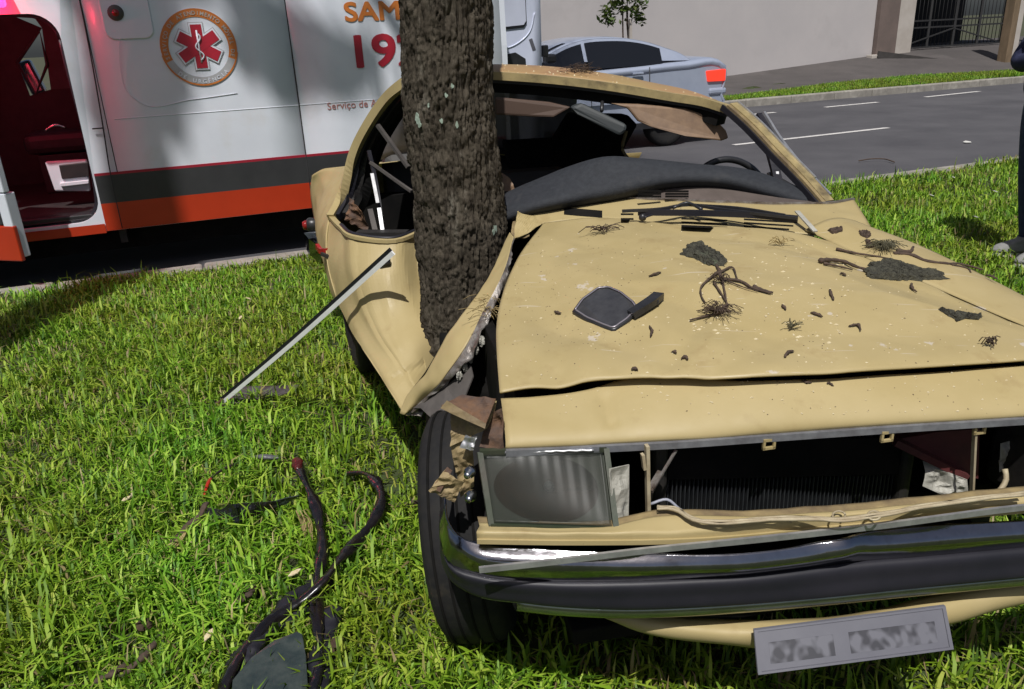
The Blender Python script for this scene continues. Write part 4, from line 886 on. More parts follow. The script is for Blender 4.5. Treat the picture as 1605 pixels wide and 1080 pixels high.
tube('rear_bumper', [V(512, 400, 2.92), V(486, 380, 3.02), V(486, 378, 3.1), V(486, 378, 3.1) + CR*1.7], rect(.06, .09), 'chrome', car, n=20, smooth=False)
tl = V(486, 352, 3.0); lathe('tail_lamp', [(.03, -.05), (.036, 0), (.03, .012), (.0001, .018)], tl, -CR + CB*.4, 'plastic', car, k=16); lathe('tail_lamp_lens', [(.026, .02), (.02, .036), (.0001, .04)], tl, -CR + CB*.1 - np.array([0, .5, 0]), 'red_lens', car, k=12)
tube('door_handle', Wl([(497, 386, .69), (506, 394, .68), (518, 392, .685)]), rect(.014, .022), 'red_lens', car, n=8); tube('door_latch', Wl([(504, 398, .675), (520, 402, .67), (524, 396, .68)]), rect(.01, .014), 'dark_metal', car, n=8)
wheel('rear_wheel', car, W(572, 500, .285) + CB*.12, -CR*.95 - CB*.15, .285, .155)
wheel('rear_wheel', car, W(572, 500, .285) + CB*.12 + CR*1.25, CR, .285, .155)
# --- roof and pillars
M['pillarpaint'] = mat('weathered_olive_paint', (.24, .19, .09), (.36, .28, .13), rough=.55, scale=18, dirt=(.08, .06, .035), dscale=12, dlo=.52)
rf_f = [V(640, 122, 1.95), V(700, 110, 1.95), V(775, 114, 1.92), V(870, 121, 1.88), V(960, 132, 1.83), V(1050, 147, 1.76), V(1110, 157, 1.70), V(1142, 167, 1.64)]
RF = poly(rf_f, 50)
rise = np.array([0, 0, 1.])
back = [p + CB*.10 + rise*(.012 + .012*math.sin(math.pi*i/49)) for i, p in enumerate(RF)]
rear = poly([V(566, 215, 2.4), V(640, 135, 2.6), V(800, 112, 2.8), V(980, 135, 2.7), V(1080, 165, 2.6)], 50)
midr = [(np.array(a)*.55 + np.array(b)*.45) + rise*.008 for a, b in zip(back, rear)]
G = ruled([RF, back, midr, rear], 49, 24); G[..., 2] += .004*vnoise(G, 4, 91)
M['roofpaint'] = mat('red_lit_roof_paint', (.33, .235, .10), (.36, .20, .10), rough=.5, scale=3, dirt=(.26, .14, .08), dscale=5)  # red light reflected on the roof is mixed into this paint colour
sheet('roof', G, 'roofpaint', car, thick=.006)
roof_bvh = BVHTree.FromPolygons([tuple(v) for v in G.reshape(-1, 3)], gfaces(25, 50))
tube('windscreen_header', [p + np.array([0, 0, -.010]) - CB*.004 for p in RF], rect(.030, .028), 'pillarpaint', car, n=50)
tube('header_seal', [p + np.array([0, 0, -.028]) + CB*.006 for p in RF[8:]], rect(.022, .016), 'rubber', car, n=50)
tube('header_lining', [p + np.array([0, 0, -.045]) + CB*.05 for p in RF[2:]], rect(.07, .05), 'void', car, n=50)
# A-pillar on the driver's side
pa = [V(1142, 167, 1.64), V(1175, 196, 1.55), V(1220, 243, 1.42), V(1262, 286, 1.31), V(1292, 320, 1.22)]
tube('windscreen_pillar', [p + CR*.012 for p in pa], rect(.034, .030), 'pillarpaint', car, n=30); tube('pillar_rust_edge', [p - CR*.008 - CB*.012 for p in pa], rect(.016, .018), 'paint_in', car, n=30)
tube('pillar_seal', [p - CR*.022 + CB*.004 for p in pa], rect(.014, .02), 'rubber', car, n=30)
tube('drip_rail', [p + CR*.034 + np.array([0, 0, .012]) - CB*.0 for p in pa[:4]], rect(.006, .012), 'alu', car, n=24)
# window frame of the driver's door, sprung outwards
pf = [V(1187, 182, 1.75), V(1212, 222, 1.66), V(1252, 272, 1.52), V(1290, 312, 1.42)]
tube('door_window_frame', pf, rect(.026, .034), 'rubber', car, n=20); tube('frame_trim', [p + CR*.018 + np.array([0, 0, .008]) - CB*.006 for p in pf], rect(.010, .026), 'alu', car, n=20)
tube('quarter_window_post', [V(1204, 226, 1.68), V(1214, 262, 1.6), V(1222, 300, 1.5)], rect(.03, .02), 'rubber', car, n=10); tube('post_trim', [V(1218, 270, 1.57), V(1220, 290, 1.53)], rect(.01, .01), 'alu', car)
G = ruled([Vl([(1205, 270, 1.62), (1240, 290, 1.52), (1285, 316, 1.40)]), Vl([(1205, 330, 1.62), (1240, 330, 1.52), (1285, 330, 1.40)])], 10, 4); sheet('driver_door_top', G, 'seat', car, thick=.02)
# C-pillar and side rail on the near side: the long yellow arc
arc = [V(648, 118, 1.97), V(628, 134, 2.0), V(603, 158, 2.08), V(577, 196, 2.15), V(557, 235, 2.2), V(545, 275, 2.22), V(532, 318, 2.20), V(519, 342, 2.12)]
tube('side_rail', arc, rect(.030, .034), 'paint', car, n=40); tube('rail_gutter', [p + CR*.026 + CB*.01 for p in arc], rect(.022, .03), 'rubber', car, n=40)
tube('window_channel', [p + CR*.055 + CB*.03 for p in arc], rect(.03, .03), 'seat', car, n=40)
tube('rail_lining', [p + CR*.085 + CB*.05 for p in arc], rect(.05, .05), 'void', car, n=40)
# loose window channels hanging in the opening
tube('window_guide', Vl([(578, 236, 2.02), (588, 280, 1.98), (596, 330, 1.92), (600, 372, 1.86)]), rect(.014, .010), 'rubber', car, n=16)
tube('chrome_guide', Vl([(583, 272, 1.96), (592, 318, 1.90)]), rect(.013, .004), 'alu', car, n=8); tube('chrome_guide', Vl([(594, 326, 1.89), (601, 371, 1.83)]), rect(.014, .004), 'alu', car, n=8)
tube('window_guide', Vl([(580, 328, 2.0), (590, 370, 1.9)]), rect(.02, .006), 'grey_shield', car)
tube('seat_belt_bar', Vl([(592, 196, 2.1), (640, 262, 2.0)]), rect(.016, .012), 'grey_shield', car); tube('seat_belt_bar', Vl([(580, 254, 2.0), (625, 286, 1.95), (645, 300, 1.9)]), rect(.012, .010), 'grey_shield', car, n=8)
scrap('torn_lining', [V(540, 345, 2.1), V(575, 365, 2.05), V(570, 330, 2.05), V(545, 310, 2.1)], 'rust', .02, 25, 131)
# --- cowl and scuttle with its vents
ct = Wl([(832, 318, .905), (850, 309, .915), (890, 306, .918), (1000, 312, .915), (1150, 318, .91), (1250, 320, .905), (1300, 319, .905), (1338, 313, .905)])
cbm = Wl([(840, 350, .865), (858, 348, .868), (920, 341, .882), (1070, 352, .888), (1180, 360, .884), (1240, 363, .882), (1290, 366, .876), (1340, 360, .872), (1366, 356, .868)])
G = ruled([[p + np.array([0, 0, -.004]) for p in cbm], ct], 80, 14); G += np.array([0, 0, 1.])*(.003*vnoise(G, 16, 101))[..., None]; 
sheet('scuttle', G, 'paint', car, thick=.003)
tube('scuttle_edge', [p + np.array([0, 0, .002]) for p in ct], rect(.010, .008), 'primer', car, n=60)
def slot(name, x0, y0, x1, y1, h, m='void'):
    a, b = W(x0, y0, .905), W(x1, y1, .905); R_ = lambda p: p
    n_ = np.array([0, 0, 1.])
    def surf(px, py):
        R = Vector(ray(px, py)).normalized(); h_ = scut.ray_cast(Vector(CO), R)
        return np.array(h_[0]) - ray(px, py)*.004 if h_[0] is not None else W(px, py, .905)
    k_ = 8; top = [surf(x0 + (x1-x0)*i/k_, y0 + (y1-y0)*i/k_ - h/2) for i in range(k_+1)]; bot = [surf(x0 + (x1-x0)*i/k_, y0 + (y1-y0)*i/k_ + h/2) for i in range(k_+1)]
    obj(name, top + bot, gfaces(2, k_+1), m, car, smooth=False, thick=.002)
scut = BVHTree.FromPolygons([tuple(v) for v in G.reshape(-1, 3)], gfaces(15, 81))
slot('vent_slot', 884, 331, 944, 336, 11)
for dy in (0, 5): slot('vent_slot', 973, 336+dy*1.5, 993, 336+dy*1.5, 2.6)
for dy in (0, 5.5, 11): slot('vent_slot', 1068, 343+dy, 1140, 346+dy, 2.4); slot('vent_slot', 1166, 344+dy, 1250 - dy*1.2, 349+dy, 2.4)
scrap('crumpled_scuttle_end', Wl([(806, 372, .84), (850, 350, .865), (856, 306, .915), (812, 330, .90)]), 'paint', .014, 16, 104)
scrap('crumpled_scuttle_end', Wl([(800, 378, .82), (830, 372, .83), (832, 330, .88), (806, 338, .87)]), 'paint_in', .012, 20, 105)
lathe('washer_nozzle', [(.011, 0), (.012, .008), (.008, .016), (.0001, .018)], W(1007, 343, .905), (0, -.5, 1), 'plastic', car, k=12)
tube('washer_hose', [W(1010, 341, .915), W(1022, 337, .918), W(1040, 336, .912)], .003, 'rubber', car, n=10, k=6)
wpz = .93
wp = bpy.data.objects.new('wiper', None); link(wp, car)
tube('arm', Wl([(975, 331, wpz), (1040, 327, wpz+.004), (1075, 321, wpz+.008), (1130, 328, wpz+.004), (1250, 342, wpz)]), rect(.012, .008), 'plastic', wp, n=24); tube('blade', Wl([(1000, 333, wpz-.006), (1100, 334, wpz-.004), (1180, 337, wpz-.004), (1250, 343, wpz-.004)]), rect(.010, .018), 'rubber', wp, n=20)
tube('claw', Wl([(1055, 326, wpz+.004), (1075, 318, wpz+.014), (1100, 328, wpz+.004)]), .005, 'plastic', wp, n=10); tube('yoke', Wl([(1090, 322, wpz+.006), (1160, 327, wpz+.008), (1230, 338, wpz+.002)]), rect(.008, .01), 'plastic', wp, n=12)
# pale broken strip at the wiper's end
tube('broken_strip', [W(1249, 331, .925), W(1278, 363, .89)], rect(.014, .004), 'wrap', car)
# --- dashboard, steering wheel, visors, mirror, seats
dtop = [V(770, 318, 1.60), V(830, 292, 1.60), V(900, 264, 1.56), V(950, 250, 1.52), V(1010, 252, 1.49), V(1100, 261, 1.44), V(1180, 271, 1.40), V(1240, 290, 1.34), V(1294, 318, 1.27)]
dbot = [V(785, 345, 1.50), V(840, 325, 1.46), V(900, 312, 1.44), V(970, 300, 1.42), V(1040, 285, 1.41), V(1110, 281, 1.38), V(1180, 293, 1.33), V(1240, 310, 1.28), V(1288, 325, 1.24)]
DT, DBt = poly(dtop, 60), poly(dbot, 60)
G = ruled([DT + CB*.22 + np.array([0, 0, -.10]), DT + CB*.05 + np.array([0, 0, -.004]), DT, DT*.5 + DBt*.5 + np.array([0, 0, .010]), DBt, DBt + np.array([0, 0, -.03]) + CB*.03], 59, 24); G[..., 2] += .003*vnoise(G, 10, 111)
sheet('dashboard_pad', G, 'dash', car, thick=.01)
G = ruled([DBt + np.array([0, 0, -.012]) + CB*.07, ct_ := [p + np.array([0, 0, -.005]) + CB*.02 for p in poly(ct, 60)]], 59, 6); sheet('windscreen_ledge', G, mat('dusty_ledge', (.10, .078, .068), (.075, .058, .05), rough=.9, scale=14), car, thick=.004)
for x0 in (1000, 1043):
    for dy in (0, 4, 8): 
        a, b = V(x0, 300+dy, 1.36), V(x0+36, 300+dy, 1.355); tube('demister_slot', [a, b], rect(.006, .006), 'void', car)
sw = V(1142, 316, 1.78); tube('steering_wheel', [sw + CR*(.165*math.cos(t)) + (CB*.35 + np.array([0, 0, .94]))*(.165*math.sin(t)) for t in np.linspace(0, 2*math.pi, 33)], .013, 'plastic', car, n=60, k=8)
tube('steering_spoke', [sw - CR*.16, sw + CR*.16], rect(.03, .015), 'plastic', car)
def slabq(name, quad, d, m, bev=.012): return solid(name, quad, CB*d, m, car, bevel=bev)
slabq('sun_visor', [V(957, 162, 1.80), V(1000, 163, 1.78), V(1075, 170, 1.74), V(1120, 184, 1.70), V(1139, 205, 1.68), V(1143, 217, 1.68), V(1132, 221, 1.68), V(1075, 214, 1.70), V(1020, 199, 1.74), V(1000, 190, 1.76), V(984, 170, 1.78)], .016, 'tan')
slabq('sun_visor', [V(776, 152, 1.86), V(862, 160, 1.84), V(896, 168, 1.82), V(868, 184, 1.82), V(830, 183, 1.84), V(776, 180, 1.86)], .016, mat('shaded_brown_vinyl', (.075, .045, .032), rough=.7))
slabq('rear_view_mirror', [V(893, 168, 1.78), V(912, 161, 1.77), V(985, 196, 1.70), V(981, 208, 1.70), V(972, 214, 1.70), V(905, 180, 1.76)], .03, mat('grey_mirror_shell', (.022, .027, .029), rough=.6), .014)
tube('mirror_stalk', [V(943, 174, 1.76), V(944, 160, 1.80)], .007, 'plastic', car)
def seat_(name, c, w, m='seat'):
    st = bpy.data.objects.new(name, None); link(st, car)
    box('cushion', c + np.array([0, 0, .0]) - CB*.2, (w, .5, .16), m, st, ax=[CR, CB, [0, 0, 1]], bevel=.05); box('backrest', c + CB*.10 + np.array([0, 0, .30]), (w, .14, .56), m, st, ax=[CR, CB*.97 + np.array([0, 0, -.2]), np.array([0, 0, .97]) + CB*.2], bevel=.05)
    return st
seat_('front_seat', U(.34, 2.0, .30), .46); seat_('front_seat', U(-.16, 2.1, .34), .44)
tag(seat_('rear_seat', U(-.15, 2.75, .36), 1.15), None)
# dark inside: parcel shelf, rear pillar, headlining, floor
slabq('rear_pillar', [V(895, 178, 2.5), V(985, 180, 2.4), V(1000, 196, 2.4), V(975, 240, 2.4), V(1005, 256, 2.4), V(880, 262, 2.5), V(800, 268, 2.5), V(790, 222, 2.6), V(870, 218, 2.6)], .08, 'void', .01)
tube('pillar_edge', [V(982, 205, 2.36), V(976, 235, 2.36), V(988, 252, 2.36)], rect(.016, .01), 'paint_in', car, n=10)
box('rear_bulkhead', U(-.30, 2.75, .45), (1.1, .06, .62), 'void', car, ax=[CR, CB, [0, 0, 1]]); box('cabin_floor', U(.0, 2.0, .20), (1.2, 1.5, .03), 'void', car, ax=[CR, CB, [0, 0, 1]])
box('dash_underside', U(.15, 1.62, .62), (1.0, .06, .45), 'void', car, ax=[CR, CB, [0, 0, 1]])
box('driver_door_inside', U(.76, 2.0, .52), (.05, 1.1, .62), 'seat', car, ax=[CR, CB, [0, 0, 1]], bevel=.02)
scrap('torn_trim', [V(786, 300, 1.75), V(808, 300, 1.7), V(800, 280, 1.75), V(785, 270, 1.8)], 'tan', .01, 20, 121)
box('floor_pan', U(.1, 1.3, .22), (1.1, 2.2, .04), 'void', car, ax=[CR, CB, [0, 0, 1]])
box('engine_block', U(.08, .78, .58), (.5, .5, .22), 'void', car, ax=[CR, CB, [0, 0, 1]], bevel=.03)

M['rearglass'] = mat('dusty_rear_glass', (.085, .082, .092), (.10, .096, .105), rough=.35, alpha=.86, scale=4)
G = coons([V(596, 250, 2.85), V(700, 240, 2.9), V(898, 226, 2.75)], [V(632, 140, 2.72), V(750, 128, 2.75), V(905, 150, 2.65)], [V(596, 250, 2.85), V(632, 140, 2.72)], [V(898, 226, 2.75), V(905, 150, 2.65)], 14, 8)
sheet('rear_window', G, 'rearglass', car, thick=.004)
# ------------------------------------------------------------------ the tree the car hit
TY = 2.66
def atY(px, py, Y): R = ray(px, py); return CO + R*(Y/R[1])
tree = thing('tree', (-.17, TY, 0), 'mature tree with furrowed bark that the car is wrapped round', 'tree')
ax_px = [(697, 0, 139), (701, 100, 141), (705, 200, 143), (723, 350, 147), (733, 500, 152)]
axp = [atY(x, y, TY) for x, y, w in ax_px][::-1]; axr = [w/2/FPX*np.linalg.norm(p - CO)*.97 for (x, y, w), p in zip(ax_px, axp[::-1])][::-1]
base = axp[0] + (axp[0]-axp[1])/np.linalg.norm(axp[0]-axp[1])*(axp[0][2]/max(.05, (axp[1]-axp[0])[2]/np.linalg.norm(axp[1]-axp[0]))); 
axp = [np.array([axp[0][0] + .01, TY, -.05])] + axp; axr = [axr[0]*1.22] + axr
topd = np.array([-.05, .02, 1.]); 
for z in (2.2, 3.2, 4.2, 5.2, 6.4): axp.append(axp[5]*[1, 1, 0] + topd*[z-1.46, z-1.46, 0] + [0, 0, z]); axr.append(.145 - .012*(z-1.5))
axp = np.array(axp); axr = np.array(axr)
zs = np.concatenate([np.arange(-.05, .3, .03), np.arange(.3, 1.75, .0045), np.arange(1.75, 6.4, .05)])
cx = np.interp(zs, axp[:, 2], axp[:, 0]); cy = np.interp(zs, axp[:, 2], axp[:, 1]); rr_ = np.interp(zs, axp[:, 2], axr)
ker = np.ones(41)/41
NT = 230; th = np.linspace(0, 2*math.pi, NT, endpoint=False)
def worley(a, b, per, seed):
    ia, ib = np.floor(a).astype(int), np.floor(b).astype(int); f1 = np.full(a.shape, 9.); f2 = np.full(a.shape, 9.)
    for da in (-1, 0, 1):
        for db in (-2, -1, 0, 1, 2):
            ca, cb_ = ia+da, ib+db; hsh = ((ca % per)*73856093 ^ (cb_+1000)*19349663 ^ seed*83492791) & 0x7fffffff
            hsh = (hsh*1103515245 + 12345) & 0x7fffffff; j1 = (hsh & 1023)/1023.; j2 = ((hsh >> 10) & 1023)/1023.
            d = np.sqrt((a-ca-j1)**2 + ((b-cb_-j2))**2)
            m_ = d < f1; f2 = np.where(m_, f1, np.minimum(f2, d)); f1 = np.where(m_, d, f1)
    return f2 - f1
TH, ZZ = np.meshgrid(th, zs); P3 = np.stack([np.cos(TH)*.15, np.sin(TH)*.15, ZZ], -1)
wx = vnoise(P3*[1, 1, .35], 22, 1)*.55 + vnoise(P3*[1, 1, .5], 60, 7)*.22; wz = vnoise(P3, 14, 2)*.5
per = 50
w1 = worley(TH/(2*math.pi)*per + wx, ZZ/.17 + wz*.6 + 4*vnoise(P3*[1, 1, 0], 30, 4), per, 3)
w2 = worley(TH/(2*math.pi)*per*2 + wx*2, ZZ/.03 + wz*2, per*2, 9)
ridge = np.clip(w1/.30, 0, 1)**.75; 
disp = -.019*(1-ridge) - .006*(1-np.clip(w2/.30, 0, 1))*ridge + .0045*vnoise(P3, 26, 5) + .002*vnoise(P3, 90, 6) + .006*vnoise(P3, 6, 8)
knot = lambda t0, z0, r, a: a*np.exp(-(((np.angle(np.exp(1j*(TH-t0))))*.15/r)**2 + ((ZZ-z0)/r)**2))
disp += knot(-1.35, .93, .03, -.012) + knot(-1.35, .93, .055, .008) + knot(-1.75, 1.02, .02, -.008)
R_ = rr_[:, None] + disp
TV = np.stack([cx[:, None] + np.cos(TH)*R_, cy[:, None] + np.sin(TH)*R_, ZZ], -1)
trunk = sheet('trunk', TV, 'bark', tree, thick=0, wrap=True)
# lichen spots: small flaky patches standing off the bark
for px, py, s_ in ((655, 185, .012), (660, 195, .008), (775, 357, .010), (772, 365, .006), (672, 165, .005), (700, 150, .006), (693, 190, .007), (716, 195, .006), (655, 345, .005), (709, 135, .006)):
    R = ray(px, py); i = np.argmin(np.linalg.norm(np.cross(TV.reshape(-1, 3) - CO, R/np.linalg.norm(R)), axis=1) + 10*(TV.reshape(-1, 3)[:, 1] > TY)); c = TV.reshape(-1, 3)[i]; n_ = (c - np.array([cx[i//NT], cy[i//NT], c[2]])); n_ /= np.linalg.norm(n_)
    t_ = np.cross([0, 0, 1.], n_); lo_ = [c + n_*.003 + t_*(s_*random.uniform(.5, 1.1)*math.cos(a)) + np.array([0, 0, 1.])*(s_*random.uniform(.8, 1.9)*math.sin(a)) for a in np.linspace(0, 2*math.pi, 12)[:-1]]
    solid('lichen', lo_, n_*.003, 'lichen', tree)
top = axp[-1]; limbs = []
rb = random.Random(5)
sunv = np.array(to_sun)
clumps = []
for j in range(70):
    a, r, z = rb.uniform(0, 6.28), 1.9*math.sqrt(rb.random()), rb.uniform(9.4, 11.6); clumps.append((np.array([top[0] - .9 + r*math.cos(a), top[1] + 1.3 + r*math.sin(a), z]), .5))
def crown_of(tree, top, clumps):
    limbs = []
    for j in range(7):
        a = j*2*math.pi/7 + .4; e = top + np.array([math.cos(a)*1.7, math.sin(a)*1.7, 2.4 + .3*(j % 3)])
        mid = top + np.array([math.cos(a)*.5, math.sin(a)*.5, 1.1]); start = top + np.array([0, 0, -.25])
        pts = [start, mid, e]; limbs.append(poly(pts, 12)); tube('limb', pts, circ(1., 8), 'bark', tree, n=14, scale=np.linspace(.085, .02, 14))
    allp = np.concatenate(limbs + [np.array([top - [0, 0, z] for z in (.2, .5)])])
    bl_parts = []
    for c, r in clumps:
        i = np.argmin(np.linalg.norm(allp - c, axis=1)); s0 = allp[i]; bl_parts.append(sweep([s0, (s0+c)/2 + np.array([0, 0, .12]), c], circ(1., 5), 7, scale=np.linspace(.018, .006, 7)))
    v, f = join(bl_parts); o = obj('branches', v, f, 'bark', tree); o['kind'] = 'stuff'
    LV, LF = [], []
    for c, r in clumps:
        for q in range(260 if r < .4 else 130):
            d = np.array([rb.gauss(0, 1), rb.gauss(0, 1), rb.gauss(0, .7)]); d = d/np.linalg.norm(d)*r*rb.random()**.4; p = c + d
            a = np.array([rb.gauss(0, 1), rb.gauss(0, 1), rb.gauss(0, .6)]); a /= np.linalg.norm(a); b = np.cross(a, [rb.gauss(0, 1), rb.gauss(0, 1), rb.gauss(0, 1)]); b /= np.linalg.norm(b)
            L, w = rb.uniform(.07, .12), rb.uniform(.022, .035); n0 = len(LV)
            LV += [p - a*L*.5, p + b*w*.5, p + a*L*.5, p - b*w*.5]; LF.append((n0, n0+1, n0+2, n0+3))
    o = obj('crown', LV, LF, 'leaf', tree, smooth=False); o['kind'] = 'stuff'

crown_of(tree, top, clumps)
# the next tree of the row, just out of frame to the left: its trunk and leaves shade the ambulance
ft = N(224, 330, 6.3); k2 = 5.4; tb = ft + np.array([SUN_AZ.x, SUN_AZ.y, 0])*k2; tb[2] = 0.
tree2 = thing('tree', tb, 'neighbouring street tree left of the frame, its leaf shadow falling on the ambulance', 'tree')
zt2 = k2*math.tan(SUN_EL) + 1.55; zz2 = np.linspace(-.05, zt2, 40); tt2 = np.linspace(0, 2*math.pi, 33)[:-1]
G = np.array([[np.array([tb[0] + .03*math.sin(z*.8) + math.cos(t)*(.27 - .007*z)*(1 + .06*math.sin(7*t + 3*z)), tb[1] + math.sin(t)*(.27 - .007*z), z]) for t in tt2] for z in zz2]); sheet('trunk', G, 'bark', tree2, thick=0, wrap=True)
cl2 = []
for px, py, h, r in ((420, 62, 1.0, .17), (448, 88, .8, .18), (488, 86, .9, .17), (525, 98, .7, .15), (556, 104, .6, .09), (400, 48, .9, .14), (385, 85, 1.1, .10), (440, 122, .7, .10), (512, 122, .5, .07), (575, 92, .8, .07), (170, 100, .9, .17), (198, 62, 1.0, .18), (224, 140, .5, .17), (255, 50, 1.1, .16), (262, 185, .2, .10), (200, 180, .3, .13), (190, 22, 1.1, .20), (240, 95, .8, .18), (160, 165, .5, .12), (280, 135, .6, .07), (410, 20, 1.3, .14), (250, 250, .0, .07), (176, 220, .1, .08)):
    P = N(px, py, 6.3); hh = zt2 + h; cl2.append((P + sunv*((hh - P[2])/sunv[2]), r))
for j in range(40):
    a, r, z = rb.uniform(0, 6.28), 2.0*math.sqrt(rb.random()), rb.uniform(zt2+2.8, zt2+5.); cl2.append((np.array([tb[0] + r*math.cos(a), tb[1] + 1.5 + r*math.sin(a), z]), .5))
crown_of(tree2, np.array([tb[0], tb[1], zt2]), cl2)

# ------------------------------------------------------------------ silver car on the far lane
SNN = 9.6
sc = thing('silver_car', S(5.0, SNN, ROAD_Z), 'silver saloon car in the far lane beyond the wreck roof', 'car', world=False, rotz=RA)
def Q(px, py, y=0.): s, z = SN(px, py, SNN + y); return np.array([s - 5.0, z - ROAD_Z])
tailx = Q(1137, 110)[0]; beltz = Q(1100, 96)[1]; L_ = 4.35; noseX = tailx - L_; BW = 1.68
lowp = [(tailx - .02, .30), (tailx, .45), (tailx + .015, .60), (tailx - .03, .64), (tailx - .01, .72), (tailx - .005, beltz - .03), (tailx - .05, beltz), (tailx - .60, beltz + .01), (tailx - 1.4, beltz - .02), (tailx - 2.6, beltz - .06), (noseX + 1.2, beltz - .08), (noseX + .3, .72), (noseX + .05, .62), (noseX, .42), (noseX + .08, .25)]
lowp = poly([(a, b, 0) for a, b in lowp], 46)[:, :2]
def rowy(y, ins, dz): 
    c = np.array([(tailx+noseX)/2, .55]); return [np.array([c[0] + (p[0]-c[0])*(1-ins), y, p[1] - dz*max(0, (p[1]-.5))]) for p in lowp]
G = np.array([rowy(0.05, .015, .25), rowy(0.0, .004, .10), rowy(.012, .0, .05), rowy(.09, 0, .005), rowy(.5, -.006, -.01), rowy(BW/2, -.012, -.02), rowy(BW-.5, -.006, -.01), rowy(BW-.09, 0, .005), rowy(BW-.012, .0, .05), rowy(BW, .004, .1), rowy(BW-.05, .015, .25)])
sheet('body', G, 'silver', sc, thick=.004)
kk = len(lowp)
for y in (.03, BW-.03):
    pts = [np.array([(p[0]-(tailx+noseX)/2)*.985 + (tailx+noseX)/2, y, p[1] - .10*max(0, p[1]-.5)]) for p in lowp]
    obj('body_side', pts, [tuple(range(kk))], 'silver', sc, smooth=False, thick=.01)
gh = [Q(1082, 94, .1), Q(1060, 84, .25), Q(1038, 75, .25), Q(1008, 65, .25), Q(985, 61, .25), Q(950, 60, .25), Q(915, 63, .25), Q(890, 70, .25), Q(862, 84, .2), Q(838, 98, .1)]
gh = poly([(a, b, 0) for a, b in gh], 34)[:, :2]; ztop = max(g[1] for g in gh)
def ghrow(y0, ins): return [np.array([g[0], y0 + ins*(g[1]-beltz)/(ztop-beltz), g[1]]) for g in gh]
G = np.array([ghrow(.09, .17), ghrow(.20, .20), ghrow(.5, .1)] + [ghrow(BW-.5, -.1), ghrow(BW-.20, -.20), ghrow(BW-.09, -.17)]); G[1:5, :, 2] += .012; G[2:4, :, 2] += .012
sheet('roof', G, 'silver', sc, thick=.004)
def sidegl(y0, ins, name, xa, xb, m, out):
    gs = gh[np.argsort(gh[:, 0])]; xs_ = np.linspace(xb, xa, 14); g = [np.array([x, np.interp(x, gs[:, 0], gs[:, 1])]) for x in xs_]; lo_ = [np.array([p[0], y0 + out, beltz - .015]) for p in (g[0], g[-1])]
    up = [np.array([p[0], y0 + ins*(p[1]-.035-beltz)/(ztop-beltz) + out, p[1] - .035]) for p in g if p[1]-.035 > beltz]
    return obj(name, [lo_[0]] + up + [lo_[1]], [tuple(range(len(up)+2))], m, sc, smooth=False, thick=.004)
for y0, ins, out in ((.09, .17, -.006), (BW-.09, -.17, .006)):
    g0, g1 = gh[-1][0], gh[0][0]
    obj('pillar_panel', ghs := [np.array([p[0], y0 + ins*(p[1]-beltz)/(ztop-beltz) + out*.3, p[1]-.004]) for p in gh], [tuple(range(len(ghs)))], 'silver', sc, smooth=False, thick=.003)
    xm = Q(925, 80)[0]
    sidegl(y0, ins, 'side_window', g0 + .12, xm - .025, 'carglass', out*2.2); sidegl(y0, ins, 'side_window', xm + .025, Q(1044, 90)[0], 'carglass', out*2.2)
for (i0, i1, nm) in ((0, 9, 'rear_window'), (24, 33, 'windscreen')):
    g = gh[i0:i1+1]; ex = 1 if i0 == 0 else -1
    G = np.array([[np.array([p[0] + ex*.012, y + (.17*(p[1]-beltz)/(ztop-beltz) if y < 1 else -.17*(p[1]-beltz)/(ztop-beltz)), p[1] + .012]) for p in g[1:-1]] for y in (.18, BW-.18)]); sheet(nm, G, 'carglass', sc, thick=.004)
a, b = Q(1107, 110), Q(1133, 127)
for y in (-.004, BW-.24):
    solid('tail_lamp', [np.array([tailx - .30, y, a[1]-.01]), np.array([tailx + .012, y, a[1]]), np.array([tailx + .012, y, b[1]]), np.array([tailx - .27, y, b[1]+.005])], (0, .24, 0), 'tail', sc, bevel=.015)
box('rear_bumper', (tailx - .10, BW/2, Q(1138, 142)[1]), (.28, BW*1.0, .09), 'silver', sc, bevel=.03)
solid('side_moulding', [np.array([noseX+.9, -.012, .60]), np.array([tailx-.35, -.012, .62]), np.array([tailx-.35, -.012, .66]), np.array([noseX+.9, -.012, .64])], (0, .02, 0), 'silver', sc)
for x in (noseX + .82, tailx - .88):
    for y, sg in ((.10, -1), (BW-.10, 1)): wheel('wheel', sc, (x, y, .30), (0, sg, 0), .30, .19)
box('door_mirror', (*Q(857, 92), 0)[:1] + (-.08, Q(857, 92)[1]), (.14, .16, .11), 'plastic', sc, bevel=.03)
for px_ in (925, 1018):
    tube('door_gap', [np.array([Q(px_, 100)[0], -.006, beltz - .03]), np.array([Q(px_, 100)[0] + .02, -.012, .34])], .006, 'seam', sc, k=5)
tube('sill_trim', [np.array([noseX+.9, -.004, .30]), np.array([tailx-.6, -.004, .30])], rect(.03, .08), 'plastic', sc)
box('door_handle', (Q(1000, 100)[0], -.008, beltz - .10), (.16, .02, .025), 'silver', sc, bevel=.006)

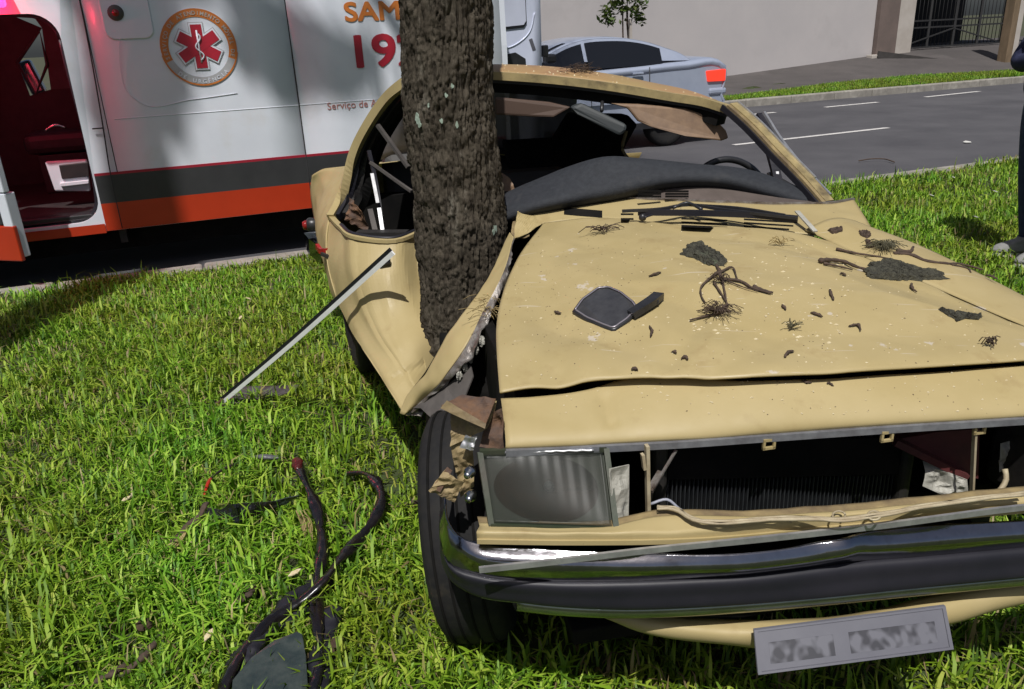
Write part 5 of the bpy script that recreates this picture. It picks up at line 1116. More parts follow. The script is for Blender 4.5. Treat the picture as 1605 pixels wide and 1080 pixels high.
# ------------------------------------------------------------------ sapling by the wall, with its white stake
sp = W(985, 90, .14); sp = S(float(sp @ RD)*15.2/float(sp @ RN), 15.2, .1)
bx = N(985, 92, 15.2); sap = thing('sapling', (bx[0], bx[1], .1), 'young leafy sapling in front of the grey wall', 'sapling')
st0 = np.array([bx[0], bx[1], .05]); stt = N(983, 28, 15.2); pe = stt
tube('trunk', [st0, (st0+stt)/2 + RD*.05, stt, stt + np.array([0, 0, .5])], .022, 'twig', sap, n=14)
st2 = N(976, 30, 15.2); tube('trunk', [st0 - RD*.05, st2, st2 + np.array([0, 0, .4])], .016, 'twig', sap, n=10)
LV, LF = [], []
for px, py, r in ((980, 15, .30), (965, 5, .28), (1000, 12, .25), (950, 20, .22), (985, -10, .35), (1003, 30, .14), (955, 32, .12), (975, -30, .4), (995, -35, .35), (960, -40, .35)):
    c = N(px, py, 15.2)
    for q in range(48):
        d = np.array([rb.gauss(0, 1), rb.gauss(0, 1), rb.gauss(0, 1)]); d = d/np.linalg.norm(d)*r*rb.random()**.5; p = c + d
        a = np.array([rb.gauss(0, 1), rb.gauss(0, 1), rb.gauss(-.3, .5)]); a /= np.linalg.norm(a); b = np.cross(a, [rb.gauss(0, .5), rb.gauss(0, .5), 1]); b /= np.linalg.norm(b)
        L, w = rb.uniform(.10, .18), rb.uniform(.05, .08); n0 = len(LV); LV += [p - a*L*.5, p + b*w*.5, p + a*L*.5, p - b*w*.5]; LF.append((n0, n0+1, n0+2, n0+3))
obj('crown', LV, LF, 'leaf', sap, smooth=False)['kind'] = 'stuff'
sb = N(990, 92, 15.1); sk = tube('stake', [np.array([sb[0], sb[1], .05]), N(988, 30, 15.1)], rect(.05, .05), 'cream')
tag(sk, 'pale wooden stake beside the sapling trunk', 'stake')

# ------------------------------------------------------------------ bystander at the right edge
def skin_mesh(name, pts, edges, radii, m, parent, sub=2, root=0):
    me = bpy.data.meshes.new(name); me.from_pydata([tuple(map(float, p)) for p in pts], edges, []); me.materials.append(M[m])
    o = bpy.data.objects.new(name, me); link(o, parent)
    md = o.modifiers.new('skin', 'SKIN'); md.use_smooth_shade = True
    sv = me.skin_vertices[0].data
    for i, r in enumerate(radii): sv[i].radius = (r, r) if not isinstance(r, tuple) else r; sv[i].use_root = (i == root)
    s2 = o.modifiers.new('sub', 'SUBSURF'); s2.levels = sub; s2.render_levels = sub
    return o
pb = W(1629, 409, .0); Fd = np.array([-.985, .17, 0]); Sd = np.array([-.17, -.985, 0])    # facing, near side
per_ = thing('person', pb, 'person in navy jacket, dark jeans and grey canvas shoes at the right edge', 'person')
def B(f, s, z): return pb + Fd*f + Sd*s + np.array([0, 0, z])
J = [B(.13, 0, .94), B(.12, 0, 1.10), B(.11, 0, 1.30), B(.10, 0, 1.43), B(.11, 0, 1.52),           # pelvis..neck 0-4
     B(.13, .10, .88), B(.13, .11, .50), B(.03, .13, .10),                                          # near leg 5-7
     B(.13, -.10, .88), B(.10, -.11, .50), B(.06, -.08, .10),                                       # far leg 8-10
     B(.09, .20, 1.40), B(.24, .24, 1.15), B(.20, .02, 1.17),                                       # near arm 11-13
     B(.09, -.20, 1.40), B(.23, -.24, 1.14), B(.20, -.04, 1.20)]                                    # far arm 14-16
E_ = [(0, 1), (1, 2), (2, 3), (3, 4), (0, 5), (5, 6), (6, 7), (0, 8), (8, 9), (9, 10), (3, 11), (11, 12), (12, 13), (3, 14), (14, 15), (15, 16)]
skin_mesh('body', J, E_, [.125, .12, .135, .115, .055, .092, .066, .045, .092, .066, .045, .066, .048, .035, .066, .048, .035], 'jeans', per_)
jj = [J[0] + np.array([0, 0, -.02]), J[1], J[2], J[3], J[11], J[12], J[13], J[14], J[15], J[16]]
skin_mesh('jacket', jj, [(0, 1), (1, 2), (2, 3), (3, 4), (4, 5), (5, 6), (3, 7), (7, 8), (8, 9)], [(.175, .15), (.165, .15), (.165, .155), (.13, .12), .085, .068, .05, .085, .068, .05], 'navy', per_)
hd = [B(.12, 0, 1.50), B(.13, 0, 1.58), B(.14, 0, 1.66), B(.13, 0, 1.74)]; skin_mesh('head', hd, [(0, 1), (1, 2), (2, 3)], [.055, .078, .092, .075], 'skin', per_)
def blob(name, c, r, m, par): 
    G = np.array([[c + Fd*(r[0]*math.sin(p)*math.cos(t)) + Sd*(r[1]*math.sin(p)*math.sin(t)) + np.array([0, 0, r[2]*math.cos(p)]) for t in np.linspace(0, 2*math.pi, 17)] for p in np.linspace(.02, 3.12, 11)]); return sheet(name, G, m, par, thick=0)
blob('hair', B(.115, 0, 1.725), (.105, .09, .075), 'hair', per_); blob('nose', B(.235, 0, 1.63), (.018, .014, .022), 'skin', per_)
for s in (.034, -.034): blob('eye', B(.222, s, 1.665), (.010, .012, .008), 'eye', per_); blob('ear', B(.13, s*2.75, 1.65), (.02, .012, .032), 'skin', per_)
blob('mouth', B(.222, 0, 1.585), (.008, .024, .007), 'maroon', per_)
for c, s in ((J[13], -1), (J[16], 1)):                     # hands tucked under the crossed arms
    par = bpy.data.objects.new('hand', None); link(par, per_)
    skin_mesh('palm', [c, c + Sd*(.05*s) + Fd*.005, c + Sd*(.09*s)], [(0, 1), (1, 2)], [.026, .034, .03], 'skin', par, 1)
    for i, (dz, L) in enumerate(((.03, .07), (.01, .08), (-.01, .075), (-.03, .06))):
        f0 = c + Sd*(.09*s) + np.array([0, 0, dz]); skin_mesh('finger', [f0, f0 + Sd*(L*.5*s), f0 + Sd*(L*.9*s) - Fd*.02], [(0, 1), (1, 2)], [.010, .009, .008], 'skin', par, 1)
    f0 = c + Sd*(.03*s) + np.array([0, 0, .03]); skin_mesh('thumb', [f0, f0 + Sd*(.03*s) + np.array([0, 0, .03]), f0 + Sd*(.06*s) + np.array([0, 0, .045])], [(0, 1), (1, 2)], [.011, .010, .009], 'skin', par, 1)
def shoe(an, toe_f, nm):
    par = bpy.data.objects.new(nm, None); link(par, per_)
    dirv = Fd*math.cos(toe_f) + Sd*math.sin(toe_f); sd_ = np.array([-dirv[1], dirv[0], 0]); g = np.array([an[0], an[1], 0.012])
    ol = [(-.085, .0), (-.075, .032), (.0, .036), (.10, .046), (.16, .040), (.195, .0), (.16, -.042), (.10, -.046), (.0, -.034), (-.075, -.032)]
    ol = poly([(a, b, 0) for a, b in ol] + [(-.085, 0, 0)], 31)[:-1]
    solid('sole', [g + dirv*p[0] + sd_*p[1] for p in ol], (0, 0, .026), 'sole', par, bevel=.004)
    rows = []
    for k_, z in ((1., .026), (.97, .045), (.86, .065), (.66, .085), (.42, .105), (.40, .125)):
        rows.append([g + dirv*((p[0]+.04)*k_ - .04 - (.0 if z < .08 else 0)) + sd_*p[1]*max(.78, k_) + np.array([0, 0, z]) for p in ol])
    sheet('upper', np.array(rows), 'shoe', par, thick=.004, wrap=True)
    for i in range(4): c = g + dirv*(.095 - .025*i) + np.array([0, 0, .066 + .012*i]); tube('lace', [c - sd_*.025, c + np.array([0, 0, .008]), c + sd_*.025], .004, 'sole', par, n=8, k=5)
shoe(J[7], .25, 'shoe'); shoe(J[10], -.12, 'shoe')
# ------------------------------------------------------------------ debris on the bonnet
def frame_on(n, ang):
    n = n/np.linalg.norm(n); a = np.array([math.cos(ang), math.sin(ang), 0]); a -= n*(a@n); a /= np.linalg.norm(a); return a, np.cross(n, a), n
# door mirror that landed on the bonnet
mp, mn = on_bonnet(955, 495); mir = thing('door_mirror', mp, 'black door mirror with its stalk lying on the yellow bonnet', 'mirror')
def onb(px, py, h): p, n = on_bonnet(px, py); return p + n*h
def onm(px, py, h): return onb(px, py, h*.45)
mo = [onm(899, 492, .018), onm(912, 478, .032), onm(938, 462, .042), onm(955, 460, .042), onm(975, 468, .040), onm(996, 484, .036), onm(1002, 492, .026), onm(985, 506, .012), onm(962, 520, .006), onm(945, 514, .006), onm(918, 503, .010)]
mc_ = np.mean(mo, 0); mo = poly(mo + [mo[0]], 45, False)[:-1]
def shrink(k_, d): return [mc_ + (p-mc_)*k_ + d for p in mo]
up = np.array([0, -.15, 1.])
kk = len(mo); rings = [shrink(.80, -up*.03), shrink(1.0, -up*.012), shrink(1.02, up*0), shrink(.985, up*.004), shrink(.90, up*.002)]
sheet('shell', np.array(rings), 'plastic', mir, thick=0, wrap=True)
obj('mirror_glass', shrink(.905, up*.0015), [tuple(range(kk))], mat('mirror_face', (.05, .05, .055), (.075, .075, .08), rough=.15, metal=.3, scale=30), mir, smooth=False)
tube('bright_rim', shrink(.93, up*.004) + [shrink(.93, up*.004)[0]], .0022, mat('worn_rim', (.34, .31, .34), rough=.35, metal=.6), mir, n=90, k=6)
tube('stalk', [onb(990, 500, .012), onb(1006, 492, .016), onb(1020, 482, .016), onb(1032, 470, .012)], [(x*1., y) for x, y in rect(.026, .016)], 'plastic', mir, n=12)
box('mount_foot', onb(1022, 480, .012), (.03, .02, .014), 'plastic', mir, bevel=.004)
# bark chips
def chip(poly_px, label, h=.012, m='barkchip', seed=1):
    P_ = [on_bonnet(*p)[0] for p in poly_px]; n_ = on_bonnet(*poly_px[0])[1]; c = np.mean(P_, 0); ring = poly(P_ + [P_[0]], 84, False)[:-1]; r_ = random.Random(seed)
    rg = []
    for k_ in np.concatenate([[1.0], np.linspace(1.03, .02, 16)]): rg.append([c + (p-c)*k_ + n_*(h*(.1 if len(rg) == 0 else min(1., (1.06-k_)*5))) for p in ring])
    G = np.array(rg); wv = worley(G[..., 0]/.013 + .3*vnoise(G, 90, seed), G[..., 1]/.019 + .3*vnoise(G, 80, seed+2), 100000, seed); G += n_*((-.0065*(1-np.clip(wv/.28, 0, 1)) + .005*vnoise(G, 45, seed) + .002*vnoise(G, 190, seed+3)))[..., None]*np.concatenate([[0.], np.ones(16)])[:, None, None]; G[:4] += (G[:4]-c)*(vnoise(G[:4]*[1, 1, 0], 90, seed+9)*.16 + vnoise(G[:4]*[1, 1, 0], 220, seed+5)*.08)[..., None]
    o = sheet('bark_chip', G, m, thick=0, smooth=False, wrap=True); return tag(o, label, 'bark', 'bark chips on the bonnet')
chip([(1068, 400), (1082, 384), (1098, 380), (1120, 396), (1140, 408), (1134, 418), (1110, 416), (1088, 406)], 'mossy bark chip above the forked twig on the bonnet', .014, seed=3)
chip([(1360, 418), (1385, 410), (1420, 418), (1450, 428), (1476, 430), (1482, 440), (1450, 442), (1400, 440), (1368, 436), (1352, 430)], 'long mossy bark slab near the right wing', .016, seed=5)
chip([(1474, 486), (1490, 488), (1515, 494), (1538, 496), (1534, 502), (1512, 500), (1500, 504), (1484, 496)], 'ragged dark bark chip on the glare patch of the bonnet', .010, seed=7)
chip([(1294, 364), (1308, 360), (1320, 358), (1321, 366), (1305, 369)], 'small dark bark lump near the broken pale strip', .012, 'twig', 9)
chip([(1344, 364), (1356, 364), (1366, 372), (1360, 376), (1348, 372)], 'small dark bark lump at the base of the wing', .012, 'twig', 11)
chip([(1354, 378), (1364, 380), (1370, 390), (1358, 392)], 'dark twig knot beside the grey moss tuft', .010, 'twig', 13)
# twigs
def twig(pxs, r, label, h=.006, lift=None, group='twigs on the bonnet', taper=True, m='twig'):
    pts = [onb(px, py, h + (lift[i] if lift else 0)) for i, (px, py) in enumerate(pxs)]
    n_ = max(8, len(pts)*4); v, f = sweep(pts, circ(1., 6), n_, scale=(np.linspace(r, r*.45, n_) if taper else np.full(n_, r))*(1 + .15*np.sin(np.arange(n_)*1.9)))
    return v, f
def twig_thing(list_, label, m='twig', cat='twig', group='twigs on the bonnet', name='twig'):
    v, f = join([twig(*a) for a in list_]); return tag(obj(name, v, f, m), label, cat, group)
fk = (1125, 432)
twig_thing([([(1125, 430), (1112, 440), (1098, 456), (1100, 470), (1105, 478)], .004, ''), ([(1118, 445), (1130, 462), (1142, 482)], .0033, ''), ([(1128, 432), (1136, 460), (1140, 482)], .0038, ''), ([(1125, 432), (1146, 422), (1155, 440)], .0035, ''), ([(1130, 440), (1160, 444), (1180, 455), (1208, 463)], .0042, ''), ([(1140, 444), (1170, 455), (1188, 460)], .0022, ''), ([(1140, 482), (1128, 494), (1110, 498), (1080, 505)], .0038, ''), ([(1128, 428), (1122, 418)], .005, '')], 'forked dry twig with bent prongs in the middle of the bonnet')
def tuft(px, py, n_, l0, label, m='twig', r=.0009, spread=1., seed=1):
    r_ = random.Random(seed); c = onb(px, py, .006); parts = []
    for i in range(n_):
        a = r_.uniform(0, 6.28); l = l0*r_.uniform(.4, 1.); d = np.array([math.cos(a), math.sin(a)*spread, 0]); c0 = c + np.array([r_.gauss(0, l0*.12), r_.gauss(0, l0*.1), r_.uniform(0, .008)])
        parts.append(sweep([c0, c0 + d*l*.5 + np.array([0, 0, r_.uniform(.002, .02)]), c0 + d*l + np.array([0, 0, r_.uniform(-.004, .012)])], circ(r, 3), 4))
    v, f = join(parts); return tag(obj('root_tuft', v, f, m), label, 'tuft', 'tufts on the bonnet')
tuft(1127, 494, 70, .055, 'wiry brown root tuft below the forked twig', seed=2); tuft(1126, 444, 30, .03, 'small root tuft at the fork of the twig', seed=4)
M['moss'] = mat('grey_moss', (.075, .07, .04), (.11, .10, .06), rough=1., scale=40)
tuft(1385, 392, 130, .055, 'grey moss tuft beside the long bark slab', 'moss', .0008, seed=5)
tuft(945, 365, 24, .07, 'dry brown sprig near the back edge of the bonnet', 'twig', .0014, .45, seed=6); tuft(1240, 518, 16, .03, 'small grey sprig in the middle right of the bonnet', 'moss', .001, .6, seed=7); tuft(1550, 545, 16, .03, 'small sprig by the bonnet gap at the right', 'twig', .0012, .6, seed=8)
tuft(1222, 386, 16, .04, 'pale sprig behind the forked twig', 'straw', .001, .5, seed=12)
twig_thing([([(1284, 413), (1300, 412), (1320, 414), (1345, 424), (1362, 428)], .007, '', .008), ([(1290, 416), (1310, 420), (1335, 426)], .004, '', .006)], 'thick split twig left of the long bark slab')
twig_thing([([(1310, 393), (1340, 400), (1375, 405), (1400, 410)], .004, ''), ([(1400, 400), (1425, 402), (1450, 412), (1480, 416), (1510, 418), (1540, 426)], .0055, ''), ([(1490, 418), (1515, 424), (1520, 430)], .004, ''), ([(1404, 396), (1420, 398), (1430, 390)], .007, '')], 'long crooked twig running to the right edge of the wing')
twig_thing([([(1180, 452), (1195, 458), (1211, 462)], .005, '')], 'short dark twig at the forked twig\'s right tip')
small = [((1018, 513), (1022, 520), (1020, 530), 'stubby brown twig right of the door mirror'), ((1017, 435), (1026, 433), (1036, 429), 'dark seed pod above the door mirror'), ((1300, 456), (1302, 464), (1306, 472), 'curled pod left of the long bark slab'), ((1270, 492), (1280, 495), (1288, 499), 'thin pod in the right middle of the bonnet'),
         ((1330, 513), (1344, 512), (1348, 521), 'hooked dark pod near the front right of the bonnet'), ((1428, 446), (1430, 456), (1436, 460), 'curled pod below the long bark slab'), ((1230, 562), (1236, 555), (1244, 553), 'curled sprig close to the bonnet gap'), ((1068, 565), (1075, 562), (1078, 566), 'two-lobed crumb of bark near the bonnet gap'), ((1052, 553), (1058, 555), (1060, 556), 'dark bark crumb near the bonnet gap'),
         ((1546, 433), (1555, 437), (1564, 440), 'thin twig on the far edge of the wing'), ((1316, 431), (1320, 432), (1326, 434), 'dark crumb under the thick split twig'), ((1225, 480), (1228, 484), (1232, 488), 'green blade crumb in the middle of the bonnet'), ((990, 581), (995, 580), (1000, 582), 'tiny sprig at the bonnet gap'), ((870, 490), (876, 493), (880, 493), 'tiny brown crumb left of the door mirror'),
         ((1256, 598), (1264, 601), (1272, 601), 'dark crumb on the nose panel'), ((1296, 602), (1300, 603), (1306, 606), 'second dark crumb on the nose panel')]
for a, b, c, lb in small:
    if a[1] > 590:
        pts = []
        for q_ in (a, b, c): h_ = nose_bvh.ray_cast(Vector(CO), Vector(ray(*q_)).normalized()); pts.append((np.array(h_[0]) if h_[0] is not None else W(*q_, .76)) + np.array([0, 0, .003]))
        v, f = sweep(pts, circ(1., 6), 8, scale=np.full(8, .003)*np.sin(np.linspace(.5, 2.7, 8)))
    else: v, f = sweep([onb(*a, .004), onb(*b, .006), onb(*c, .004)], circ(1., 6), 10, scale=.0034*np.sin(np.linspace(.45, 2.75, 10)))
    v = np.array(v); v = v + (np.random.default_rng(int(a[0])).uniform(-1, 1, v.shape)*[.0016, .0016, .001])
    tag(obj('bark_crumb', v, f, 'twig'), lb, 'crumb', 'crumbs on the bonnet')
# pale sawdust-like crumbs and brown specks all over the bonnet
def specks(name, n_, size, m, seed, label, region):
    r_ = random.Random(seed); V_, F_ = [], []
    for i in range(n_):
        px, py = r_.uniform(region[0], region[2]), r_.uniform(region[1], region[3])
        R = Vector(ray(px, py)).normalized(); hit = None
        for b in (hood_bvh, wing_bvh, nose_bvh):
            h_ = b.ray_cast(Vector(CO), R)
            if h_[0] is not None and (hit is None or h_[3] < hit[3]): hit = h_
        if hit is None: continue
        p = np.array(hit[0]); s = size*r_.uniform(.4, 1.3); a = r_.uniform(0, 3.1); e1 = np.array([math.cos(a), math.sin(a), 0])*s*r_.uniform(.8, 2.2); e2 = np.array([-math.sin(a), math.cos(a), 0])*s; o0 = len(V_)
        V_ += [p - e1, p - e2, p + e1, p + e2, p + np.array([0, 0, s*.9])]; F_ += [(o0, o0+1, o0+4), (o0+1, o0+2, o0+4), (o0+2, o0+3, o0+4), (o0+3, o0, o0+4)]
    o = obj(name, V_, F_, m, smooth=False); return tag(o, label, 'crumbs', kind='stuff')
specks('wood_crumbs', 420, .0021, 'crumb', 1, 'pale wood crumbs scattered over the bonnet', (790, 340, 1600, 650)); specks('bark_specks', 260, .0013, 'twig', 2, 'brown bark specks scattered over the bonnet', (790, 345, 1600, 650)); specks('wood_crumbs', 160, .0032, 'crumb', 3, 'larger pale wood flecks around the forked twig', (1080, 380, 1330, 540)); specks('bark_specks', 240, .0012, 'twig', 4, 'fine bark grit on the left half of the bonnet', (790, 380, 1010, 540))
# shattered windscreen grit on the roof
V_, F_ = [], []
for i in range(260):
    px, py = random.uniform(780, 1130), random.uniform(100, 165); h_ = roof_bvh.ray_cast(Vector(CO), Vector(ray(px, py)).normalized())
    if h_[0] is None: continue
    p = np.array(h_[0]) + np.array([0, 0, .003]); s = random.uniform(.0015, .004); o0 = len(V_); V_ += [p + np.array(d)*s for d in ((-1, -1, 0), (1, -1, 0), (0, 1, 0), (0, 0, 1.3))]; F_ += [(o0, o0+1, o0+3), (o0+1, o0+2, o0+3), (o0+2, o0, o0+3)]
tag(obj('glass_grit', V_, F_, 'crumb', smooth=False), 'glass and wood grit lying on the wreck roof', 'grit', kind='stuff')
r_ = random.Random(9); parts = []
for i in range(40):
    px = r_.uniform(895, 925); h_ = roof_bvh.ray_cast(Vector(CO), Vector(ray(px, r_.uniform(112, 117))).normalized()); p = np.array(h_[0]) if h_[0] is not None else V(px, 116, 1.95)
    parts.append(sweep([p, p + np.array([r_.gauss(0, .02), r_.gauss(0, .02), .015]), p + np.array([r_.gauss(0, .04), r_.gauss(0, .04), r_.uniform(.0, .035)])], circ(.001, 3), 4))
v, f = join(parts); tag(obj('sprig', v, f, 'twig'), 'small dry sprig on the front edge of the wreck roof', 'sprig')

# ------------------------------------------------------------------ debris on the lawn
def gp(px, py, z=.02): return W(px, py, z)
LOW = [(400, 1060), (440, 1030), (460, 1010), (430, 1070), (470, 1070), (380, 805), (400, 805), (425, 795), (355, 805), (400, 620), (440, 615), (380, 625), (528, 1014), (225, 980), (215, 1035), (170, 1060), (272, 852), (262, 858), (475, 820), (480, 835)]   # where things press the grass down
# long trim strip leaning from the door to the lawn
a, b = W(612, 386, .80) - CB*.06, W(346, 628, .03); d_ = (b-a)/np.linalg.norm(b-a); side = np.cross(d_, ray(480, 500)); side /= np.linalg.norm(side)
if side[2] < 0: side = -side
ts = thing('trim_strip', b, 'long black and bright trim strip leaning from the door to the lawn', 'trim strip')
mid_ = (a+b)/2 + np.array([0, 0, -.008])
vw = -ray(480, 500); vw = vw/np.linalg.norm(vw)
tube('bright_band', [a - side*.010 + vw*.006, mid_ - side*.010 + vw*.006, b - side*.010 + vw*.006], rect(.016, .006), mat('white_trim', (.90, .90, .90), (.82, .82, .82), rough=.35, scale=20), ts, n=14, up=vw); tube('rubber_band', [a + side*.004, mid_ + side*.004, b + side*.004 - d_*.02], rect(.014, .010), 'rubber', ts, n=14, up=vw)
tube('bent_end', [b - d_*.03, b + np.array([-.012, -.01, -.01]), b + np.array([.0, -.03, -.012])], rect(.03, .006), 'rust', ts, n=8)
# flat smoked strip under its end
G = ruled([[gp(356, 632, .03), gp(400, 628, .035), gp(465, 612, .03)], [gp(372, 607, .045), gp(410, 605, .05), gp(470, 604, .04)]], 24, 6); G[..., 2] += .006*vnoise(G, 20, 3)
tag(sheet('smoked_plastic_strip', G, mat('smoked_plastic', (.05, .035, .036), (.09, .08, .08), rough=.25, scale=18), thick=.004), 'smoked plastic strip on the lawn under the leaning trim', 'plastic piece')
# long rubber seal, two crossing runs
def seal(name, pxs, r, m, label, z0=.03, cat='seal', flat=2.1):
    LOW.extend((px, py) for px, py, z in pxs); pts = [gp(px, py, z - .006) for px, py, z in pxs]; n_ = len(pts)*8
    v, f = sweep(pts, [(x*flat, y) for x, y in circ(r, 8)], n_, scale=1 + .22*np.sin(np.arange(n_)*.37 + pxs[0][0]) + .08*np.sin(np.arange(n_)*1.9), twist=.5*np.sin(np.arange(n_)*.16 + pxs[0][1])); return tag(obj(name, v, f, m), label, cat, 'rubber strips on the lawn')
M['sealmat'] = mat('glossy_rubber_seal', (.006, .006, .007), (.012, .008, .008), rough=.12, rough2=.35, scale=9, spec=.8, bump=.15, bscale=30)
seal('rubber_seal', [(464, 722, .07), (478, 752, .08), (494, 790, .075), (502, 830, .06), (504, 865, .05), (500, 905, .05), (497, 950, .05), (499, 1000, .045), (497, 1050, .04), (486, 1090, .04)], .0085, 'sealmat', 'dark rubber seal running straight down the lawn with a reddish reflection at its tip')
seal('rubber_seal', [(548, 742, .04), (572, 742, .07), (590, 756, .09), (597, 780, .09), (588, 812, .08), (560, 848, .065), (530, 880, .07), (505, 912, .075), (478, 936, .06), (440, 962, .05), (400, 1000, .05), (368, 1040, .05), (350, 1080, .04), (346, 1110, .04)], .0085, 'sealmat', 'dark rubber seal looping to the right and crossing the other strip')
seal('rubber_seal', [(512, 905, .03), (470, 945, .03), (425, 985, .03), (385, 1025, .03), (362, 1070, .03)], .018, 'rubber', 'broad black rubber strip under the looping seal', flat=2.2)
seal('rubber_seal', [(516, 960, .03), (510, 1010, .03), (503, 1060, .03), (498, 1095, .03)], .016, 'rubber', 'short black rubber strip beside the glass triangle', flat=2.)
seal('wire_loop', [(405, 715, .03), (372, 726, .04), (340, 742, .05), (326, 758, .06), (320, 778, .05)], .005, mat('red_black_wire', (.02, .014, .014), (.36, .025, .01), rough=.4, scale=6, lo=.52, hi=.56), 'thin wire with a red end curling in the grass', flat=1.2, cat='wire')
# quarter-light glass triangle
tri = [gp(365, 1068, .04), gp(395, 1032, .045), gp(430, 1006, .05), gp(466, 992, .06), (gp(474, 996, .06)), gp(480, 1030, .05), gp(483, 1076, .04), gp(470, 1110, .04), gp(362, 1110, .03)]
tag(solid('quarter_window', tri, (0, 0, .005), 'glass_dark', bevel=.0015), 'dusty triangular quarter window pane lying in the grass', 'window pane')
# folded black plastic piece
hb = thing('plastic_housing', gp(385, 800), 'folded black glossy plastic piece in the grass', 'plastic piece')
scr = lambda nm, q4, m, amp, sc_, sd, par: sheet(nm, crumple(coons([q4[0], q4[1]], [q4[3], q4[2]], [q4[0], q4[3]], [q4[1], q4[2]], 12, 10), amp, sc_, sd, False), m, par, thick=.003, smooth=False)
scr('upper_flap', [gp(340, 803, .05), gp(372, 822, .05), gp(372, 790, .10), gp(358, 790, .09)], 'sealmat', .006, 30, 1, hb); scr('body', [gp(368, 822, .03), gp(432, 800, .03), (gp(440, 785, .06)), gp(372, 790, .09)], 'sealmat', .008, 26, 2, hb); scr('tail', [gp(425, 800, .03), gp(465, 782, .03), gp(468, 776, .05), gp(432, 786, .06)], 'glass_dark', .005, 30, 3, hb); scr('side', [gp(322, 806, .03), gp(346, 815, .03), gp(345, 800, .06), gp(326, 796, .05)], 'plastic', .006, 30, 4, hb)
seal('rubber_seal', [(393, 717, .03), (415, 716, .05), (440, 718, .04)], .008, mat('grey_rubber', (.09, .09, .10), rough=.4), 'short grey rubber piece in the grass above the black plastic', flat=1.5)
# fallen twig with straw, dead leaves, clods
seal('fallen_twig', [(322, 790, .05), (310, 812, .045), (290, 830, .04), (268, 852, .035), (255, 864, .03)], .006, 'twig', 'dry twig with straw lying left of the black plastic', cat='twig')
v, f = join([sweep([gp(252 + i*3, 862 + (i % 3)*3, .04), gp(268 + i*4, 852 - i*2, .055), gp(284 + i*2, 846 - i*4, .05)], circ(.0025, 5), 8) for i in range(6)]); tag(obj('straw_bundle', v, f, 'straw'), 'small bundle of yellow straw at the twig tip', 'straw')
v, f = join([sweep([gp(474 + i*2.2, 832 + (i % 4)*5, .03), gp(470 + i*2.4, 815, .07), gp(464 + i*2.0, 800 + (i % 3)*4, .10)], circ(.002, 4), 8) for i in range(8)]); tag(obj('straw_bundle', v, f, 'straw'), 'upright tuft of dry straw between the rubber strips', 'straw')
def clod(px, py, r, m, label, cat='clod'):
    c = gp(px, py, .02); G = np.array([[c + np.array([math.cos(t)*math.sin(p), math.sin(t)*math.sin(p), math.cos(p)*.6])*r for t in np.linspace(0, 2*math.pi, 17)] for p in np.linspace(.03, 3.1, 10)]); G = c + (G-c)*(1 + .35*vnoise(G, 1.6/r, int(px)))[..., None]
    tag(sheet('soil_clod' if m == 'soil' or m == 'rust' else 'dead_leaf', G, m, thick=0, smooth=False), label, cat, 'clods on the lawn')
M['clodm'] = mat('brown_clod', (.07, .038, .022), (.045, .028, .018), rough=1., scale=30, bump=.8)
clod(528, 1014, .026, 'clodm', 'brown soil clod right of the glass triangle'); clod(225, 980, .022, 'clodm', 'brown soil clod in the lower left grass'); clod(392, 925, .022, 'clodm', 'small brown clod above the looping seal')
for (px, py, px2, py2, lb) in ((195, 1055, 245, 1005, 'dark bark strip lying in the lower left grass'), (150, 1068, 200, 1040, 'second dark bark strip at the bottom left'), (395, 925, 370, 945, 'dark bark piece left of the crossing seals'), (620, 792, 655, 786, 'dark bark bit beside the front tyre')):
    v, f = sweep([gp(px, py, .03), gp((px+px2)/2+4, (py+py2)/2, .045), gp(px2, py2, .03)], [(x*1.6, y) for x, y in circ(.006, 7)], 14, scale=1+.3*np.sin(np.arange(14)*1.4)); tag(obj('bark_strip', v, f, 'twig'), lb, 'bark', 'bark strips on the lawn')
def litter(px, py, label, m='crumb', L=.03):
    c = gp(px, py, .05); a = random.uniform(0, 3); e1 = np.array([math.cos(a), math.sin(a), .2])*L; e2 = np.array([-math.sin(a), math.cos(a), .1])*L*.4
    tag(solid('dead_leaf', [c-e1, c-e1*.3+e2, c+e1*.5+e2*.8, c+e1, c+e1*.3-e2, c-e1*.5-e2*.7], (0, 0, .003), m), label, 'leaf', 'dead leaves on the lawn')
for px, py, lb in ((205, 778, 'pale dead leaf left of the red wire'), (198, 782, 'second pale dead leaf left of the red wire'), (327, 996, 'pale dead leaf left of the looping seal'), (377, 498, 'white petal in the upper grass'), (390, 468, 'white scrap near the kerb grass'), (462, 898, 'pale leaf above the crossing seals')): litter(px, py, lb, 'crumb', .02)
for px, py, lb in ((1310, 420, 'white scrap on the grass beyond the wing'), (1560, 300, 'white scrap in the grass by the kerb'), (1530, 340, 'white scrap in the middle of the far lawn'), (1460, 306, 'white scrap on the lawn below the kerb'), (1495, 278, 'tiny white scrap close under the kerb')): litter(px, py, lb, 'sole', .022)
# fallen branch on the road and scraps
br = [W(1346, 252, ROAD_Z+.02), W(1365, 249, ROAD_Z+.03), W(1385, 249, ROAD_Z+.03), W(1402, 254, ROAD_Z+.02)]; v, f = sweep(br, circ(.007, 6), 14); tag(obj('fallen_branch', v, f, 'twig'), 'thin dark branch lying on the asphalt near the kerb', 'branch')
for px, py, lb in ((1516, 223, 'white litter speck on the asphalt'), (1534, 133, 'white litter by the far kerb')): c = W(px, py, ROAD_Z+.012); tag(solid('paper_scrap', [c + np.array(q)*.05 for q in ((-1, -.6, 0), (.6, -.8, 0), (1, .3, 0), (0, .8, .2), (-.9, .4, 0))], (0, 0, .006), 'sole'), lb, 'litter')

